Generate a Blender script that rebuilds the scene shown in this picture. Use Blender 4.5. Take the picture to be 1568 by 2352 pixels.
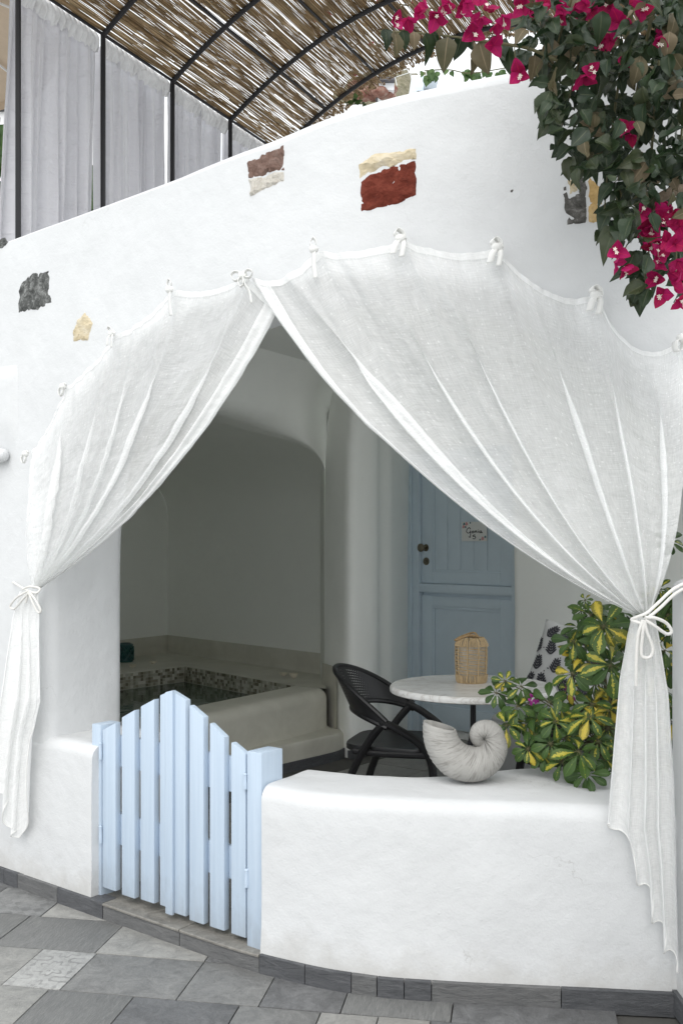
import bpy, bmesh, math, random
from mathutils import Vector, Matrix, noise
random.seed(7)
S = bpy.context.scene
for o in list(bpy.data.objects): bpy.data.objects.remove(o)
# ------------------------------------------------------------ camera, world, sun, exposure
EYE = 1.45
cam_d = bpy.data.cameras.new('camera'); cam = bpy.data.objects.new('camera', cam_d)
S.collection.objects.link(cam); S.camera = cam
cam.location = (0, 0, EYE); cam.rotation_euler = (math.pi/2, 0, 0)
cam_d.sensor_fit = 'VERTICAL'; cam_d.sensor_height = 36; cam_d.sensor_width = 24
cam_d.lens = 35.0; cam_d.shift_y = 74/2352; cam_d.clip_start = .05; cam_d.clip_end = 500
SUN_EL, SUN_AZ = math.radians(47), math.radians(186)      # azimuth clockwise from +Y: behind the camera, to its left
w = bpy.data.worlds.new('World'); S.world = w; w.use_nodes = True
nt = w.node_tree; nt.nodes.clear()
sky = nt.nodes.new('ShaderNodeTexSky'); sky.sky_type = 'NISHITA'; sky.sun_disc = False
sky.sun_elevation = SUN_EL; sky.sun_rotation = SUN_AZ
sky.air_density = .55; sky.dust_density = 8.0; sky.ozone_density = .6
bg = nt.nodes.new('ShaderNodeBackground'); bg.inputs['Strength'].default_value = .095
wo = nt.nodes.new('ShaderNodeOutputWorld')
ovc = nt.nodes.new('ShaderNodeMix'); ovc.data_type = 'RGBA'; ovc.inputs[0].default_value = .86      # overcast: the blue sky mostly veiled by even white cloud
ovc.inputs[7].default_value = (14.0, 14.5, 14.9, 1)
nt.links.new(sky.outputs[0], ovc.inputs[6]); nt.links.new(ovc.outputs[2], bg.inputs[0]); nt.links.new(bg.outputs[0], wo.inputs[0])
sd = bpy.data.lights.new('sun', 'SUN'); sd.energy = 1.2; sd.angle = math.radians(60); sd.color = (1, .985, .96)
sun = bpy.data.objects.new('sun', sd); S.collection.objects.link(sun)
dirv = Vector((math.sin(SUN_AZ)*math.cos(SUN_EL), math.cos(SUN_AZ)*math.cos(SUN_EL), math.sin(SUN_EL)))
sun.rotation_euler = dirv.to_track_quat('Z', 'Y').to_euler()
vs = S.view_settings
vs.view_transform = 'Standard'; vs.look = 'None'; vs.gamma = 1; vs.exposure = 0.25; vs.use_curve_mapping = False
S.render.engine = 'CYCLES'
S.cycles.max_bounces = 20; S.cycles.diffuse_bounces = 14; S.cycles.transparent_max_bounces = 24
S.cycles.transmission_bounces = 8

# ------------------------------------------------------------ helpers
F_ = 2287.0
def ray(x, y): return (x-784)/F_, -(y-1250)/F_
def at(x, y, Y):
    k, m = ray(x, y); return Vector((k*Y, Y, EYE+m*Y))
def on_plane(x, y, n, c):                     # n: plan normal, plane n.p = c
    k, m = ray(x, y); Y = c/(n[0]*k+n[1]); return Vector((k*Y, Y, EYE+m*Y))
def at_z(x, y, z):
    k, m = ray(x, y); Y = (z-EYE)/m; return Vector((k*Y, Y, z))
def link(o, parent=None):
    S.collection.objects.link(o)
    if parent: o.parent = parent
    return o
def tag(o, label=None, cat=None, group=None, kind=None):
    if label: o['label'] = label
    if cat: o['category'] = cat
    if group: o['group'] = group
    if kind: o['kind'] = kind
    return o
def thing(name, loc, label, cat, group=None):
    o = bpy.data.objects.new(name, None); link(o); o.location = loc; o.empty_display_size = .1
    PARENTLOC[o] = Vector(loc)
    return tag(o, label, cat, group)
PARENTLOC = {}
def origin(p):
    v = Vector((0, 0, 0))
    while p is not None:
        v += Vector(p.location); p = p.parent
    return v
class MB:
    def __init__(s): s.v = []; s.f = []; s.uv = []; s.mi = []
    def add(s, vs, fs, uvs=None, mi=0):
        b = len(s.v); s.v += [tuple(v) for v in vs]
        s.f += [tuple(i+b for i in f) for f in fs]
        s.uv += list(uvs) if uvs else [(0, 0)]*len(vs); s.mi += [mi]*len(fs)
    def grid(s, rows, uvs=None, closed_u=False, mi=0, flip=False):
        n, m = len(rows), len(rows[0]); vs = [p for r in rows for p in r]; fs = []
        for i in range(n-1):
            for j in range(m if closed_u else m-1):
                k = (j+1) % m; q = (i*m+j, i*m+k, (i+1)*m+k, (i+1)*m+j)
                fs.append(q[::-1] if flip else q)
        s.add(vs, fs, [u for r in uvs for u in r] if uvs else None, mi)
    def tube(s, pts, rad, n=8, cap=True, mi=0, flat=1.0, upv=None):
        pts = [Vector(p) for p in pts]; L = len(pts)
        rs = rad if isinstance(rad, (list, tuple)) else [rad]*L
        rows = []; up = Vector(upv) if upv else None; uvs = []; acc = 0
        for i, p in enumerate(pts):
            t = (pts[min(i+1, L-1)]-pts[max(i-1, 0)])
            if t.length < 1e-9: t = Vector((0, 0, 1))
            t.normalize()
            if up is None: up = Vector((0, 0, 1)) if abs(t.z) < .9 else Vector((1, 0, 0))
            a = up - t*up.dot(t)
            if a.length < 1e-6: a = Vector((1, 0, 0)) - t*t.x
            a.normalize(); b = t.cross(a)
            if not upv: up = a
            if i: acc += (p-pts[i-1]).length
            rows.append([p + a*math.cos(2*math.pi*k/n)*rs[i]*flat + b*math.sin(2*math.pi*k/n)*rs[i] for k in range(n)])
            uvs.append([(acc, k/n) for k in range(n)])
        s.grid(rows, uvs, closed_u=True, mi=mi)
        if cap:
            b0 = len(s.v)-L*n
            s.f.append(tuple(range(b0+n-1, b0-1, -1))); s.mi.append(mi)
            s.f.append(tuple(range(b0+(L-1)*n, b0+L*n))); s.mi.append(mi)
    def box(s, c, sx, sy, sz, ax=(1, 0), z0=None, bev=0, mi=0):
        # c centre, ax plan direction of the x side
        ax = Vector((ax[0], ax[1], 0)).normalized(); ay = Vector((-ax.y, ax.x, 0)); az = Vector((0, 0, 1)); c = Vector(c)
        if bev <= 0:
            vs = [c+ax*(i*sx/2)+ay*(j*sy/2)+az*(k*sz/2) for k in (-1, 1) for j in (-1, 1) for i in (-1, 1)]
            s.add(vs, [(0, 2, 3, 1), (4, 5, 7, 6), (0, 1, 5, 4), (2, 6, 7, 3), (0, 4, 6, 2), (1, 3, 7, 5)], mi=mi)
        else:
            bm = bmesh.new(); bmesh.ops.create_cube(bm, size=1)
            for v in bm.verts: v.co = Vector((v.co.x*sx, v.co.y*sy, v.co.z*sz))
            bmesh.ops.bevel(bm, geom=bm.edges[:], offset=bev, segments=2, profile=.6, affect='EDGES')
            bm.verts.index_update()
            s.add([c+ax*v.co.x+ay*v.co.y+az*v.co.z for v in bm.verts], [[v.index for v in f.verts] for f in bm.faces], mi=mi)
            bm.free()
    def prism(s, poly, z0, z1, mi=0):
        n = len(poly); vs = [(p[0], p[1], z0) for p in poly]+[(p[0], p[1], z1) for p in poly]
        fs = [tuple(range(n-1, -1, -1)), tuple(range(n, 2*n))]+[(i, (i+1) % n, n+(i+1) % n, n+i) for i in range(n)]
        s.add(vs, fs, mi=mi)
    def lathe(s, c, prof, n=24, mi=0, axis=None):
        c = Vector(c); rows = []
        for r, z in prof: rows.append([c+Vector((math.cos(2*math.pi*k/n)*r, math.sin(2*math.pi*k/n)*r, z)) for k in range(n)])
        s.grid(rows, closed_u=True, mi=mi)
    def mesh(s, name, mats, smooth=True, sharp=None):
        me = bpy.data.meshes.new(name); me.from_pydata(s.v, [], s.f)
        for m in (mats if isinstance(mats, (list, tuple)) else [mats]): me.materials.append(m)
        uvl = me.uv_layers.new(name='uv')
        for l in me.loops: uvl.data[l.index].uv = s.uv[l.vertex_index]
        for p, mi in zip(me.polygons, s.mi): p.use_smooth = smooth; p.material_index = mi
        if sharp is not None: me.set_sharp_from_angle(angle=math.radians(sharp))
        me.update(); return me
    def build(s, name, mats, parent=None, smooth=True, sharp=35, fixn=False):
        if parent is not None:
            o_ = origin(parent); s.v = [(v[0]-o_.x, v[1]-o_.y, v[2]-o_.z) for v in s.v]
        me = s.mesh(name, mats, smooth, sharp if smooth else None)
        if fixn:
            bm = bmesh.new(); bm.from_mesh(me); bmesh.ops.recalc_face_normals(bm, faces=bm.faces[:]); bm.to_mesh(me); bm.free()
        return link(bpy.data.objects.new(name, me), parent)
def lerp(a, b, t): return a+(b-a)*t
def interp(xs, ys, x):
    if x <= xs[0]: return ys[0]
    for i in range(1, len(xs)):
        if x <= xs[i]:
            return lerp(ys[i-1], ys[i], (x-xs[i-1])/(xs[i]-xs[i-1]))
    return ys[-1]
def catmull(pts, n=10):
    pts = [Vector(p) for p in pts]; out = []
    P = [pts[0]*2-pts[1]]+pts+[pts[-1]*2-pts[-2]]
    for i in range(1, len(P)-2):
        for k in range(n):
            t = k/n; a, b, c, d = P[i-1], P[i], P[i+1], P[i+2]
            out.append(.5*((2*b)+(c-a)*t+(2*a-5*b+4*c-d)*t*t+(3*b-a-3*c+d)*t**3))
    out.append(pts[-1]); return out
def smooth01(t): t = max(0, min(1, t)); return t*t*(3-2*t)
def nz(x, y, z=0): return noise.noise(Vector((x, y, z)))

# ------------------------------------------------------------ materials
class NT:
    def __init__(s, name):
        s.m = bpy.data.materials.new(name); s.m.use_nodes = True; s.t = s.m.node_tree; s.t.nodes.clear()
        s.out = s.n('ShaderNodeOutputMaterial')
    def n(s, typ, **kw):
        nd = s.t.nodes.new(typ)
        for k, v in kw.items():
            if k == 'ins':
                for a, b in v.items(): nd.inputs[a].default_value = b
            else: setattr(nd, k, v)
        return nd
    def l(s, a, b): s.t.links.new(a, b)
    def coord(s, kind='Object', scale=(1, 1, 1), rot=(0, 0, 0)):
        tc = s.n('ShaderNodeTexCoord'); mp = s.n('ShaderNodeMapping'); mp.inputs['Scale'].default_value = scale
        mp.inputs['Rotation'].default_value = rot
        s.l(tc.outputs[kind], mp.inputs[0]); return mp.outputs[0]
    def pos(s, scale=(1, 1, 1)):
        g = s.n('ShaderNodeNewGeometry'); mp = s.n('ShaderNodeMapping'); mp.inputs['Scale'].default_value = scale
        s.l(g.outputs['Position'], mp.inputs[0]); return mp.outputs[0]
    def noise(s, vec, scale, detail=4, rough=.55, dist=0):
        nd = s.n('ShaderNodeTexNoise', ins={'Scale': scale, 'Detail': detail, 'Roughness': rough, 'Distortion': dist})
        s.l(vec, nd.inputs['Vector']); return nd.outputs['Fac']
    def ramp(s, fac, stops, interp='LINEAR'):
        r = s.n('ShaderNodeValToRGB'); cr = r.color_ramp; cr.interpolation = interp
        while len(cr.elements) < len(stops): cr.elements.new(.5)
        for e, (p, c) in zip(cr.elements, stops):
            e.position = p; e.color = (*c, 1) if len(c) == 3 else c
        s.l(fac, r.inputs[0]); return r.outputs[0]
    def bump(s, h, strength=.3, dist=.01, prev=None):
        b = s.n('ShaderNodeBump', ins={'Strength': strength, 'Distance': dist}); s.l(h, b.inputs['Height'])
        if prev: s.l(prev, b.inputs['Normal'])
        return b.outputs[0]
    def math(s, op, a, b=None):
        m = s.n('ShaderNodeMath', operation=op)
        for i, v in enumerate((a, b)):
            if v is None: continue
            if isinstance(v, (int, float)): m.inputs[i].default_value = v
            else: s.l(v, m.inputs[i])
        return m.outputs[0]
    def mix(s, fac, a, b, blend='MIX'):
        m = s.n('ShaderNodeMix', data_type='RGBA', blend_type=blend)
        for i, v in ((0, fac), (6, a), (7, b)):
            if isinstance(v, (int, float)): m.inputs[i].default_value = v
            elif isinstance(v, tuple): m.inputs[i].default_value = (*v, 1) if len(v) == 3 else v
            else: s.l(v, m.inputs[i])
        return m.outputs[2]
    def pbsdf(s, col, rough=.6, nrm=None, metal=0, spec=.5, trans=None, coat=0):
        p = s.n('ShaderNodeBsdfPrincipled')
        if isinstance(col, tuple): p.inputs['Base Color'].default_value = (*col, 1)
        else: s.l(col, p.inputs['Base Color'])
        if isinstance(rough, (int, float)): p.inputs['Roughness'].default_value = rough
        else: s.l(rough, p.inputs['Roughness'])
        p.inputs['Metallic'].default_value = metal; p.inputs['Specular IOR Level'].default_value = spec
        p.inputs['Coat Weight'].default_value = coat
        if nrm: s.l(nrm, p.inputs['Normal'])
        return p
    def done(s, sh): s.l(sh.outputs[0], s.out.inputs[0]); return s.m

def plaster(name, base, dirt=None, rough=.85, strength=.35, big=1.0, scratch=True, dirty=False):
    t = NT(name); p = t.pos()
    big_n = t.noise(p, 3.2, 3); mid = t.noise(p, 22, 5, .6); fine = t.noise(p, 140, 3)
    h = t.math('ADD', t.math('MULTIPLY', mid, .7), t.math('MULTIPLY', fine, .18))
    h2 = t.math('MULTIPLY', big_n, 1.0)
    n1 = t.bump(h2, .25*big, .06); n2 = t.bump(h, strength, .012, n1)
    vo = t.n('ShaderNodeTexVoronoi', ins={'Scale': 9.0, 'Randomness': 1.0}); t.l(p, vo.inputs['Vector'])
    pit = t.ramp(vo.outputs['Distance'], [(0, (1, 1, 1)), (.045, (0, 0, 0))])
    n3 = t.bump(pit, .25, .004, n2)
    d = dirt or tuple(c*.93 for c in base)
    col = t.mix(t.ramp(t.noise(p, 5, 5, .65), [(.35, (0, 0, 0)), (.75, (1, 1, 1))]), base, d)
    if dirty:      # splash stains near the foot, faint hairline cracks and old scuffs
        sp = t.n('ShaderNodeSeparateXYZ'); t.l(p, sp.inputs[0])
        zf = t.math('ADD', sp.outputs[2], t.math('MULTIPLY', t.math('SUBTRACT', t.noise(p, 9, 6, .7), .5), .30))
        foot = t.ramp(zf, [(.03, (1, 1, 1)), (.17, (0, 0, 0))])
        col = t.mix(t.math('MULTIPLY', foot, .5), col, (.40, .385, .35))
        cv = t.n('ShaderNodeTexVoronoi', feature='DISTANCE_TO_EDGE', ins={'Scale': 1.7}); dn = t.n('ShaderNodeTexNoise', ins={'Scale': 6.0, 'Detail': 5.0}); t.l(p, dn.inputs['Vector'])
        av = t.n('ShaderNodeVectorMath', operation='MULTIPLY_ADD'); t.l(dn.outputs['Color'], av.inputs[0]); av.inputs[1].default_value = (.35, .35, .35); t.l(p, av.inputs[2]); t.l(av.outputs[0], cv.inputs['Vector'])
        ck = t.math('MULTIPLY', t.ramp(cv.outputs['Distance'], [(0, (1, 1, 1)), (.0035, (0, 0, 0))]), t.ramp(t.noise(p, 2.3, 3), [(.56, (0, 0, 0)), (.66, (1, 1, 1))]))
        col = t.mix(t.math('MULTIPLY', ck, .35), col, (.33, .32, .30))
        sc_ = t.ramp(t.noise(t.pos((3, 3, 30)), 1.6, 6, .7, 1.2), [(.70, (0, 0, 0)), (.80, (1, 1, 1))])
        col = t.mix(t.math('MULTIPLY', sc_, .10), col, (.40, .40, .38))
    return t.done(t.pbsdf(col, rough, n3, spec=.2))
M = {}
M['plaster'] = plaster('white_plaster', (.645, .655, .66), (.61, .62, .625), dirty=True)  # darker than real whitewash, so a higher exposure can lift the porch
M['plaster_bright'] = plaster('brightened_porch_plaster', (.90, .91, .88), (.88, .89, .86), strength=.14)  # same white plaster, lightened in colour to brighten the dim interior
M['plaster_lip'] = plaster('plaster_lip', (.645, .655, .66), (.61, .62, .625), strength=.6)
M['far_white'] = plaster('far_white_paint', (.8, .81, .82))

def microcement():
    t = NT('beige_microcement'); p = t.pos()
    a = t.noise(p, 4, 6, .65, .6); b = t.noise(p, 30, 4)
    col = t.ramp(a, [(.3, (.50, .485, .42)), (.55, (.57, .555, .485)), (.75, (.63, .615, .545))])
    return t.done(t.pbsdf(col, .5, t.bump(b, .12, .006), spec=.4))
M['cement'] = microcement()

def stone(name, cols, scale=18, strength=.9, rough=.9, streak=(1, 1, 1)):
    t = NT(name); p = t.pos(streak)
    a = t.noise(p, scale, 8, .7, .4); b = t.noise(p, scale*3.5, 6, .7)
    k = len(cols)
    col = t.ramp(a, [(.3+.4*i/(k-1), c) for i, c in enumerate(cols)])
    col = t.mix(t.ramp(b, [(.55, (0, 0, 0)), (.75, (.6, .6, .6))]), col, tuple(c*.45 for c in cols[0]))
    h = t.math('ADD', a, t.math('MULTIPLY', b, .4))
    return t.done(t.pbsdf(col, rough, t.bump(h, strength, .02), spec=.25))
M['st_brown'] = stone('brown_stone', [(.10, .06, .048), (.20, .125, .10), (.27, .19, .16)], 30)
M['st_red'] = stone('red_lava_stone', [(.10, .018, .010), (.17, .034, .020), (.23, .058, .036)], 26)
M['st_cream'] = stone('cream_stone', [(.46, .38, .24), (.58, .50, .35), (.66, .60, .48)], 10, .4, streak=(1, 1, 3))
M['st_pale'] = stone('pale_mortar', [(.55, .51, .43), (.66, .63, .57), (.5, .45, .38)], 40, .8)
M['st_dark'] = stone('dark_lava_stone', [(.05, .052, .052), (.13, .135, .13), (.42, .43, .42)], 34, 1.0)
M['st_grey'] = stone('grey_stone', [(.06, .058, .052), (.13, .125, .115), (.34, .33, .31)], 35, .9)
M['st_yellow'] = stone('ochre_stone', [(.42, .27, .10), (.55, .38, .17), (.60, .46, .26)], 14, .5)

def tile_mat(name, c0, c1, scale=(1, 1, 1), style='slate'):
    t = NT(name); o = t.coord('Object', scale)
    rnd = t.n('ShaderNodeObjectInfo').outputs['Random']
    off = t.n('ShaderNodeVectorMath', operation='ADD'); cmb = t.n('ShaderNodeCombineXYZ')
    r10 = t.math('MULTIPLY', rnd, 37.0)
    for i in range(3): t.l(r10, cmb.inputs[i])
    t.l(o, off.inputs[0]); t.l(cmb.outputs[0], off.inputs[1]); v = off.outputs[0]
    a = t.noise(v, 11, 9, .74, 1.0); b = t.noise(v, 90, 5, .75)
    fac = t.math('ADD', t.math('MULTIPLY', a, .68), t.math('MULTIPLY', b, .32))
    col = t.ramp(fac, [(.34, tuple(c*.78 for c in c0)), (.5, tuple((p+q)/2 for p, q in zip(c0, c1))), (.64, tuple(c*1.12 for c in c1))])
    if style == 'ornate':
        oo = t.coord('Object')
        sp_ = t.n('ShaderNodeSeparateXYZ'); t.l(oo, sp_.inputs[0])
        qx = t.math('SUBTRACT', t.math('PINGPONG', sp_.outputs[0], .075), .0); qy = t.math('SUBTRACT', t.math('PINGPONG', sp_.outputs[1], .075), .0)
        rr_ = t.math('SQRT', t.math('ADD', t.math('MULTIPLY', qx, qx), t.math('MULTIPLY', qy, qy))); th_ = t.math('ARCTAN2', qy, qx)
        pet_ = t.math('MULTIPLY', t.math('SINE', t.math('MULTIPLY', th_, 8.0)), 1.7)
        ring = t.math('SINE', t.math('ADD', t.math('MULTIPLY', rr_, 170.0), pet_))
        wear = t.ramp(t.noise(oo, 14, 5), [(.35, (0, 0, 0)), (.6, (1, 1, 1))])
        f = t.math('MULTIPLY', t.ramp(ring, [(.35, (0, 0, 0)), (.7, (1, 1, 1))]), t.math('MULTIPLY', wear, .55))
        col = t.mix(f, col, tuple(c*.38 for c in c0))
    if style == 'cross':
        oo = t.coord('Object', rot=(0, 0, .785)); ck = t.n('ShaderNodeTexChecker', ins={'Scale': 26.0}); t.l(oo, ck.inputs['Vector'])
        wear = t.ramp(t.noise(oo, 12, 5), [(.4, (0, 0, 0)), (.65, (1, 1, 1))])
        col = t.mix(t.math('MULTIPLY', t.math('MULTIPLY', ck.outputs['Fac'], wear), .45), col, tuple(c*.4 for c in c0))
    hh = t.math('ADD', a, t.math('MULTIPLY', b, .5))
    return t.done(t.pbsdf(col, t.ramp(a, [(.3, (.38,)*3), (.7, (.62,)*3)]), t.bump(hh, .75, .008), spec=.4))
M['t_mid'] = tile_mat('grey_tile', (.155, .156, .153), (.23, .23, .222))
M['t_light'] = tile_mat('light_grey_tile', (.23, .23, .22), (.33, .325, .305))
M['t_pale'] = tile_mat('pale_wood_tile', (.26, .255, .24), (.40, .39, .365), (2, 14, 1))
M['t_streak'] = tile_mat('streaked_grey_tile', (.14, .143, .143), (.25, .25, .24), (12, 1.6, 1))
M['t_dark'] = tile_mat('dark_slate_tile', (.105, .106, .107), (.170, .172, .173))
M['t_ornate'] = tile_mat('ornate_light_tile', (.33, .33, .32), (.42, .42, .405), style='ornate')
M['t_cross'] = tile_mat('patterned_grey_tile', (.18, .185, .185), (.25, .25, .245), style='cross')
M['t_skirt'] = tile_mat('dark_skirting_tile', (.058, .061, .067), (.115, .118, .124), (1, 1, 6))
M['t_skirt2'] = tile_mat('grey_skirting_tile', (.10, .103, .105), (.17, .17, .168), (1, 1, 6))
M['t_tread'] = tile_mat('tread_tile', (.16, .15, .135), (.26, .25, .225))
M['t_floor'] = tile_mat('porch_floor_tile', (.17, .168, .16), (.27, .265, .25))
def simple(name, col, rough=.5, metal=0, spec=.5, bump=None, var=.12, scale=12, coat=0):
    t = NT(name); p = t.coord('Object')
    c = t.mix(t.noise(p, scale, 5, .6), tuple(max(0, x*(1-var)) for x in col), tuple(min(1, x*(1+var)) for x in col))
    n = t.bump(t.noise(p, bump[0], 4), bump[1], bump[2]) if bump else None
    return t.done(t.pbsdf(c, rough, n, metal, spec, coat=coat))
M['grout'] = simple('grout', (.10, .098, .092), .95, spec=.1, bump=(80, .4, .004))
M['bounce_ground'] = simple('pale_bounce_ground', (.5, .5, .485), .9, spec=.1, bump=(80, .4, .004))  # out-of-view ground made pale to bounce light into the porch
def brushed_paint():
    t = NT('pale_blue_gloss_paint'); st = t.noise(t.pos((70, 70, 2.2)), 1.0, 5, .6); bl = t.noise(t.pos(), 14, 5, .6)
    col = t.mix(t.ramp(st, [(.35, (0, 0, 0)), (.7, (1, 1, 1))]), (.455, .55, .66), (.51, .605, .71))
    sp = t.n('ShaderNodeSeparateXYZ'); t.l(t.pos(), sp.inputs[0])
    zf = t.math('ADD', sp.outputs[2], t.math('MULTIPLY', t.math('SUBTRACT', t.noise(t.pos((1, 1, .5)), 22, 6, .7), .5), .35))
    col = t.mix(t.math('MULTIPLY', t.ramp(zf, [(.04, (1, 1, 1)), (.22, (0, 0, 0))]), .45), col, (.30, .33, .36))
    chip = t.ramp(t.noise(t.pos((1, 1, .6)), 70, 4, .6), [(.74, (0, 0, 0)), (.77, (1, 1, 1))])
    col = t.mix(t.math('MULTIPLY', chip, .35), col, (.36, .40, .45))
    return t.done(t.pbsdf(col, .4, t.bump(t.math('ADD', st, t.math('MULTIPLY', bl, .6)), .30, .004), spec=.45))
M['blue_paint'] = brushed_paint()
M['door_paint'] = simple('blue_door_paint', (.59, .68, .75), .45, spec=.4, bump=(30, .06, .004), var=.05)
M['black_metal'] = simple('black_painted_steel', (.012, .012, .014), .5, spec=.4)
M['black_plastic'] = simple('black_moulded_plastic', (.009, .009, .010), .42, spec=.45, bump=(300, .15, .001))
M['brass'] = simple('aged_brass', (.22, .19, .14), .35, metal=1)
M['rope'] = simple('white_cord', (.72, .71, .68), .85, spec=.1, bump=(420, .9, .002))
M['ribbon'] = simple('white_cotton_ribbon', (.80, .80, .78), .9, spec=.1, bump=(120, .3, .003), var=.03)
M['canvas'] = simple('beige_canvas', (.52, .42, .32), .9, spec=.1)
M['bench_cloth'] = simple('grey_bench_plaster', (.42, .43, .44), .9, spec=.1, bump=(40, .2, .004))
M['rattan'] = simple('natural_seagrass_cord', (.44, .33, .195), .8, spec=.2, bump=(160, .6, .003), var=.35, scale=60)
M['rattan_d'] = simple('brown_bound_cord', (.34, .23, .12), .8, spec=.2, bump=(160, .6, .003), var=.35, scale=60)
M['teal'] = simple('teal_ceramic', (.018, .085, .085), .3, spec=.5)
M['glassy'] = simple('frosted_lantern_liner', (.55, .56, .55), .4, spec=.5)
M['stem'] = simple('green_brown_stem', (.09, .085, .035), .7)
M['wood_stem'] = simple('woody_stem', (.12, .09, .06), .85, bump=(60, .6, .01))
M['candle'] = simple('shell_candle', (.62, .57, .46), .5)
M['card'] = simple('white_card', (.72, .72, .70), .6, var=.02)
M['ink'] = simple('black_ink', (.03, .03, .035), .6)
M['pinkprint'] = simple('pink_flower_print', (.60, .32, .32), .6)
M['greyprint'] = simple('charcoal_print', (.065, .065, .075), .85, var=.3, scale=30)
M['greenprint'] = simple('teal_leaf_print', (.10, .20, .22), .6)
M['pillow'] = simple('white_cotton', (.68, .68, .68), .95, spec=.1, bump=(400, .3, .002), var=.03)
M['rail_grey'] = simple('white_rail_metal', (.70, .71, .72), .5)
M['blue_far'] = simple('pale_blue_far_paint', (.62, .70, .78), .8)
M['dark_gap'] = simple('dark_roof_edge', (.10, .10, .11), .8)

def concrete():
    t = NT('cast_shell_concrete'); u = t.coord('UV', (1, 1, 1)); p = t.coord('Object')
    a = t.noise(p, 30, 6, .6); w_ = t.noise(t.coord('UV', (95, 2.2, 1)), 1.0, 3, .6)
    col = t.mix(a, (.31, .305, .285), (.44, .43, .41))
    col = t.mix(t.ramp(w_, [(.33, (.6,)*3), (.50, (0, 0, 0))]), col, (.17, .165, .15))
    return t.done(t.pbsdf(col, .9, t.bump(w_, .7, .006), spec=.15))
M['concrete'] = concrete()
def marble():
    t = NT('white_marble'); p = t.coord('Object', (1, 2.4, 1), (0, 0, .5))
    d = t.noise(p, 4.5, 8, .6, 1.6)
    v = t.math('ABSOLUTE', t.math('SUBTRACT', d, .5))
    col = t.ramp(v, [(0, (.50, .48, .45)), (.018, (.62, .61, .585)), (.08, (.68, .68, .66))])
    return t.done(t.pbsdf(col, .25, spec=.5))
M['marble'] = marble()
def water():
    t = NT('dark_green_water'); p = t.pos()
    sh = t.pbsdf((.05, .085, .06), .08, t.bump(t.noise(p, 9, 3), .12, .02), spec=.5)
    return t.done(sh)
M['water'] = water()
def mosaic():
    t = NT('mosaic_tiles'); g = t.n('ShaderNodeNewGeometry')
    col = t.ramp(g.outputs['Random Per Island'], [(0, (.20, .185, .14)), (.22, (.33, .315, .25)), (.45, (.47, .46, .39)), (.7, (.62, .61, .54)), (.9, (.40, .39, .31))], 'CONSTANT')
    return t.done(t.pbsdf(col, .25, spec=.5))
M['mosaic'] = mosaic()
def perforated():
    t = NT('perforated_black_plastic'); u = t.coord('UV')
    # staggered round holes on a grid of UV cells
    sx = t.n('ShaderNodeSeparateXYZ'); t.l(u, sx.inputs[0])
    row = t.math('FLOOR', sx.outputs[1]); odd = t.math('MULTIPLY', t.math('MODULO', row, 2.0), .5)
    fx = t.math('SUBTRACT', t.math('FRACT', t.math('ADD', sx.outputs[0], odd)), .5)
    fy = t.math('SUBTRACT', t.math('FRACT', sx.outputs[1]), .5)
    r2 = t.math('ADD', t.math('MULTIPLY', fx, fx), t.math('MULTIPLY', fy, fy))
    hole = t.math('LESS_THAN', r2, .035)
    inb = t.math('MULTIPLY', t.math('GREATER_THAN', sx.outputs[1], 1.0), t.math('LESS_THAN', sx.outputs[1], 12.0))
    inb = t.math('MULTIPLY', inb, t.math('MULTIPLY', t.math('GREATER_THAN', sx.outputs[0], 14.0), t.math('LESS_THAN', sx.outputs[0], 48.0)))
    hole = t.math('MULTIPLY', hole, inb)
    p = t.pbsdf((.010, .010, .011), .45, spec=.45); tr = t.n('ShaderNodeBsdfTransparent'); mx = t.n('ShaderNodeMixShader')
    t.l(hole, mx.inputs[0]); t.l(p.outputs[0], mx.inputs[1]); t.l(tr.outputs[0], mx.inputs[2])
    return t.done(mx)
M['perf'] = perforated()
def sheer(name, base, opaque, fleck=True, trans=.45, bstr=.5):
    t = NT(name); u = t.coord('UV')
    wx = t.noise(t.coord('UV', (330, 22, 1)), 1, 2); wy = t.noise(t.coord('UV', (22, 330, 1)), 1, 2)
    weave = t.math('ADD', wx, wy)
    crk = t.noise(t.coord('UV', (3.5, 6, 1)), 2.2, 6, .62, 1.1)
    op = t.math('ADD', t.math('MULTIPLY', t.math('SUBTRACT', weave, 1.0), .26), opaque)
    if fleck:
        vo = t.n('ShaderNodeTexVoronoi', ins={'Scale': 1.0, 'Randomness': .9}); t.l(t.coord('UV', (80, 46, 1)), vo.inputs['Vector'])
        fl = t.ramp(vo.outputs['Distance'], [(.13, (1, 1, 1)), (.22, (0, 0, 0))])
        op = t.math('ADD', op, t.math('MULTIPLY', fl, .13))
    op = t.n('ShaderNodeClamp').outputs[0] if False else t.math('MINIMUM', t.math('MAXIMUM', op, .15), .97)
    h = t.math('ADD', t.math('MULTIPLY', crk, 1.0), t.math('MULTIPLY', weave, .04))
    nrm = t.bump(h, bstr, .02)
    df = t.n('ShaderNodeBsdfDiffuse'); df.inputs[0].default_value = (*base, 1); t.l(nrm, df.inputs['Normal'])
    tl = t.n('ShaderNodeBsdfTranslucent'); tl.inputs[0].default_value = (*base, 1); t.l(nrm, tl.inputs['Normal'])
    m1 = t.n('ShaderNodeMixShader'); m1.inputs[0].default_value = trans; t.l(df.outputs[0], m1.inputs[1]); t.l(tl.outputs[0], m1.inputs[2])
    tr = t.n('ShaderNodeBsdfTransparent'); m2 = t.n('ShaderNodeMixShader')
    t.l(op, m2.inputs[0]); t.l(tr.outputs[0], m2.inputs[1]); t.l(m1.outputs[0], m2.inputs[2])
    return t.done(m2)
M['sheer'] = sheer('sheer_white_muslin', (.93, .935, .93), .60, trans=.24)
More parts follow.
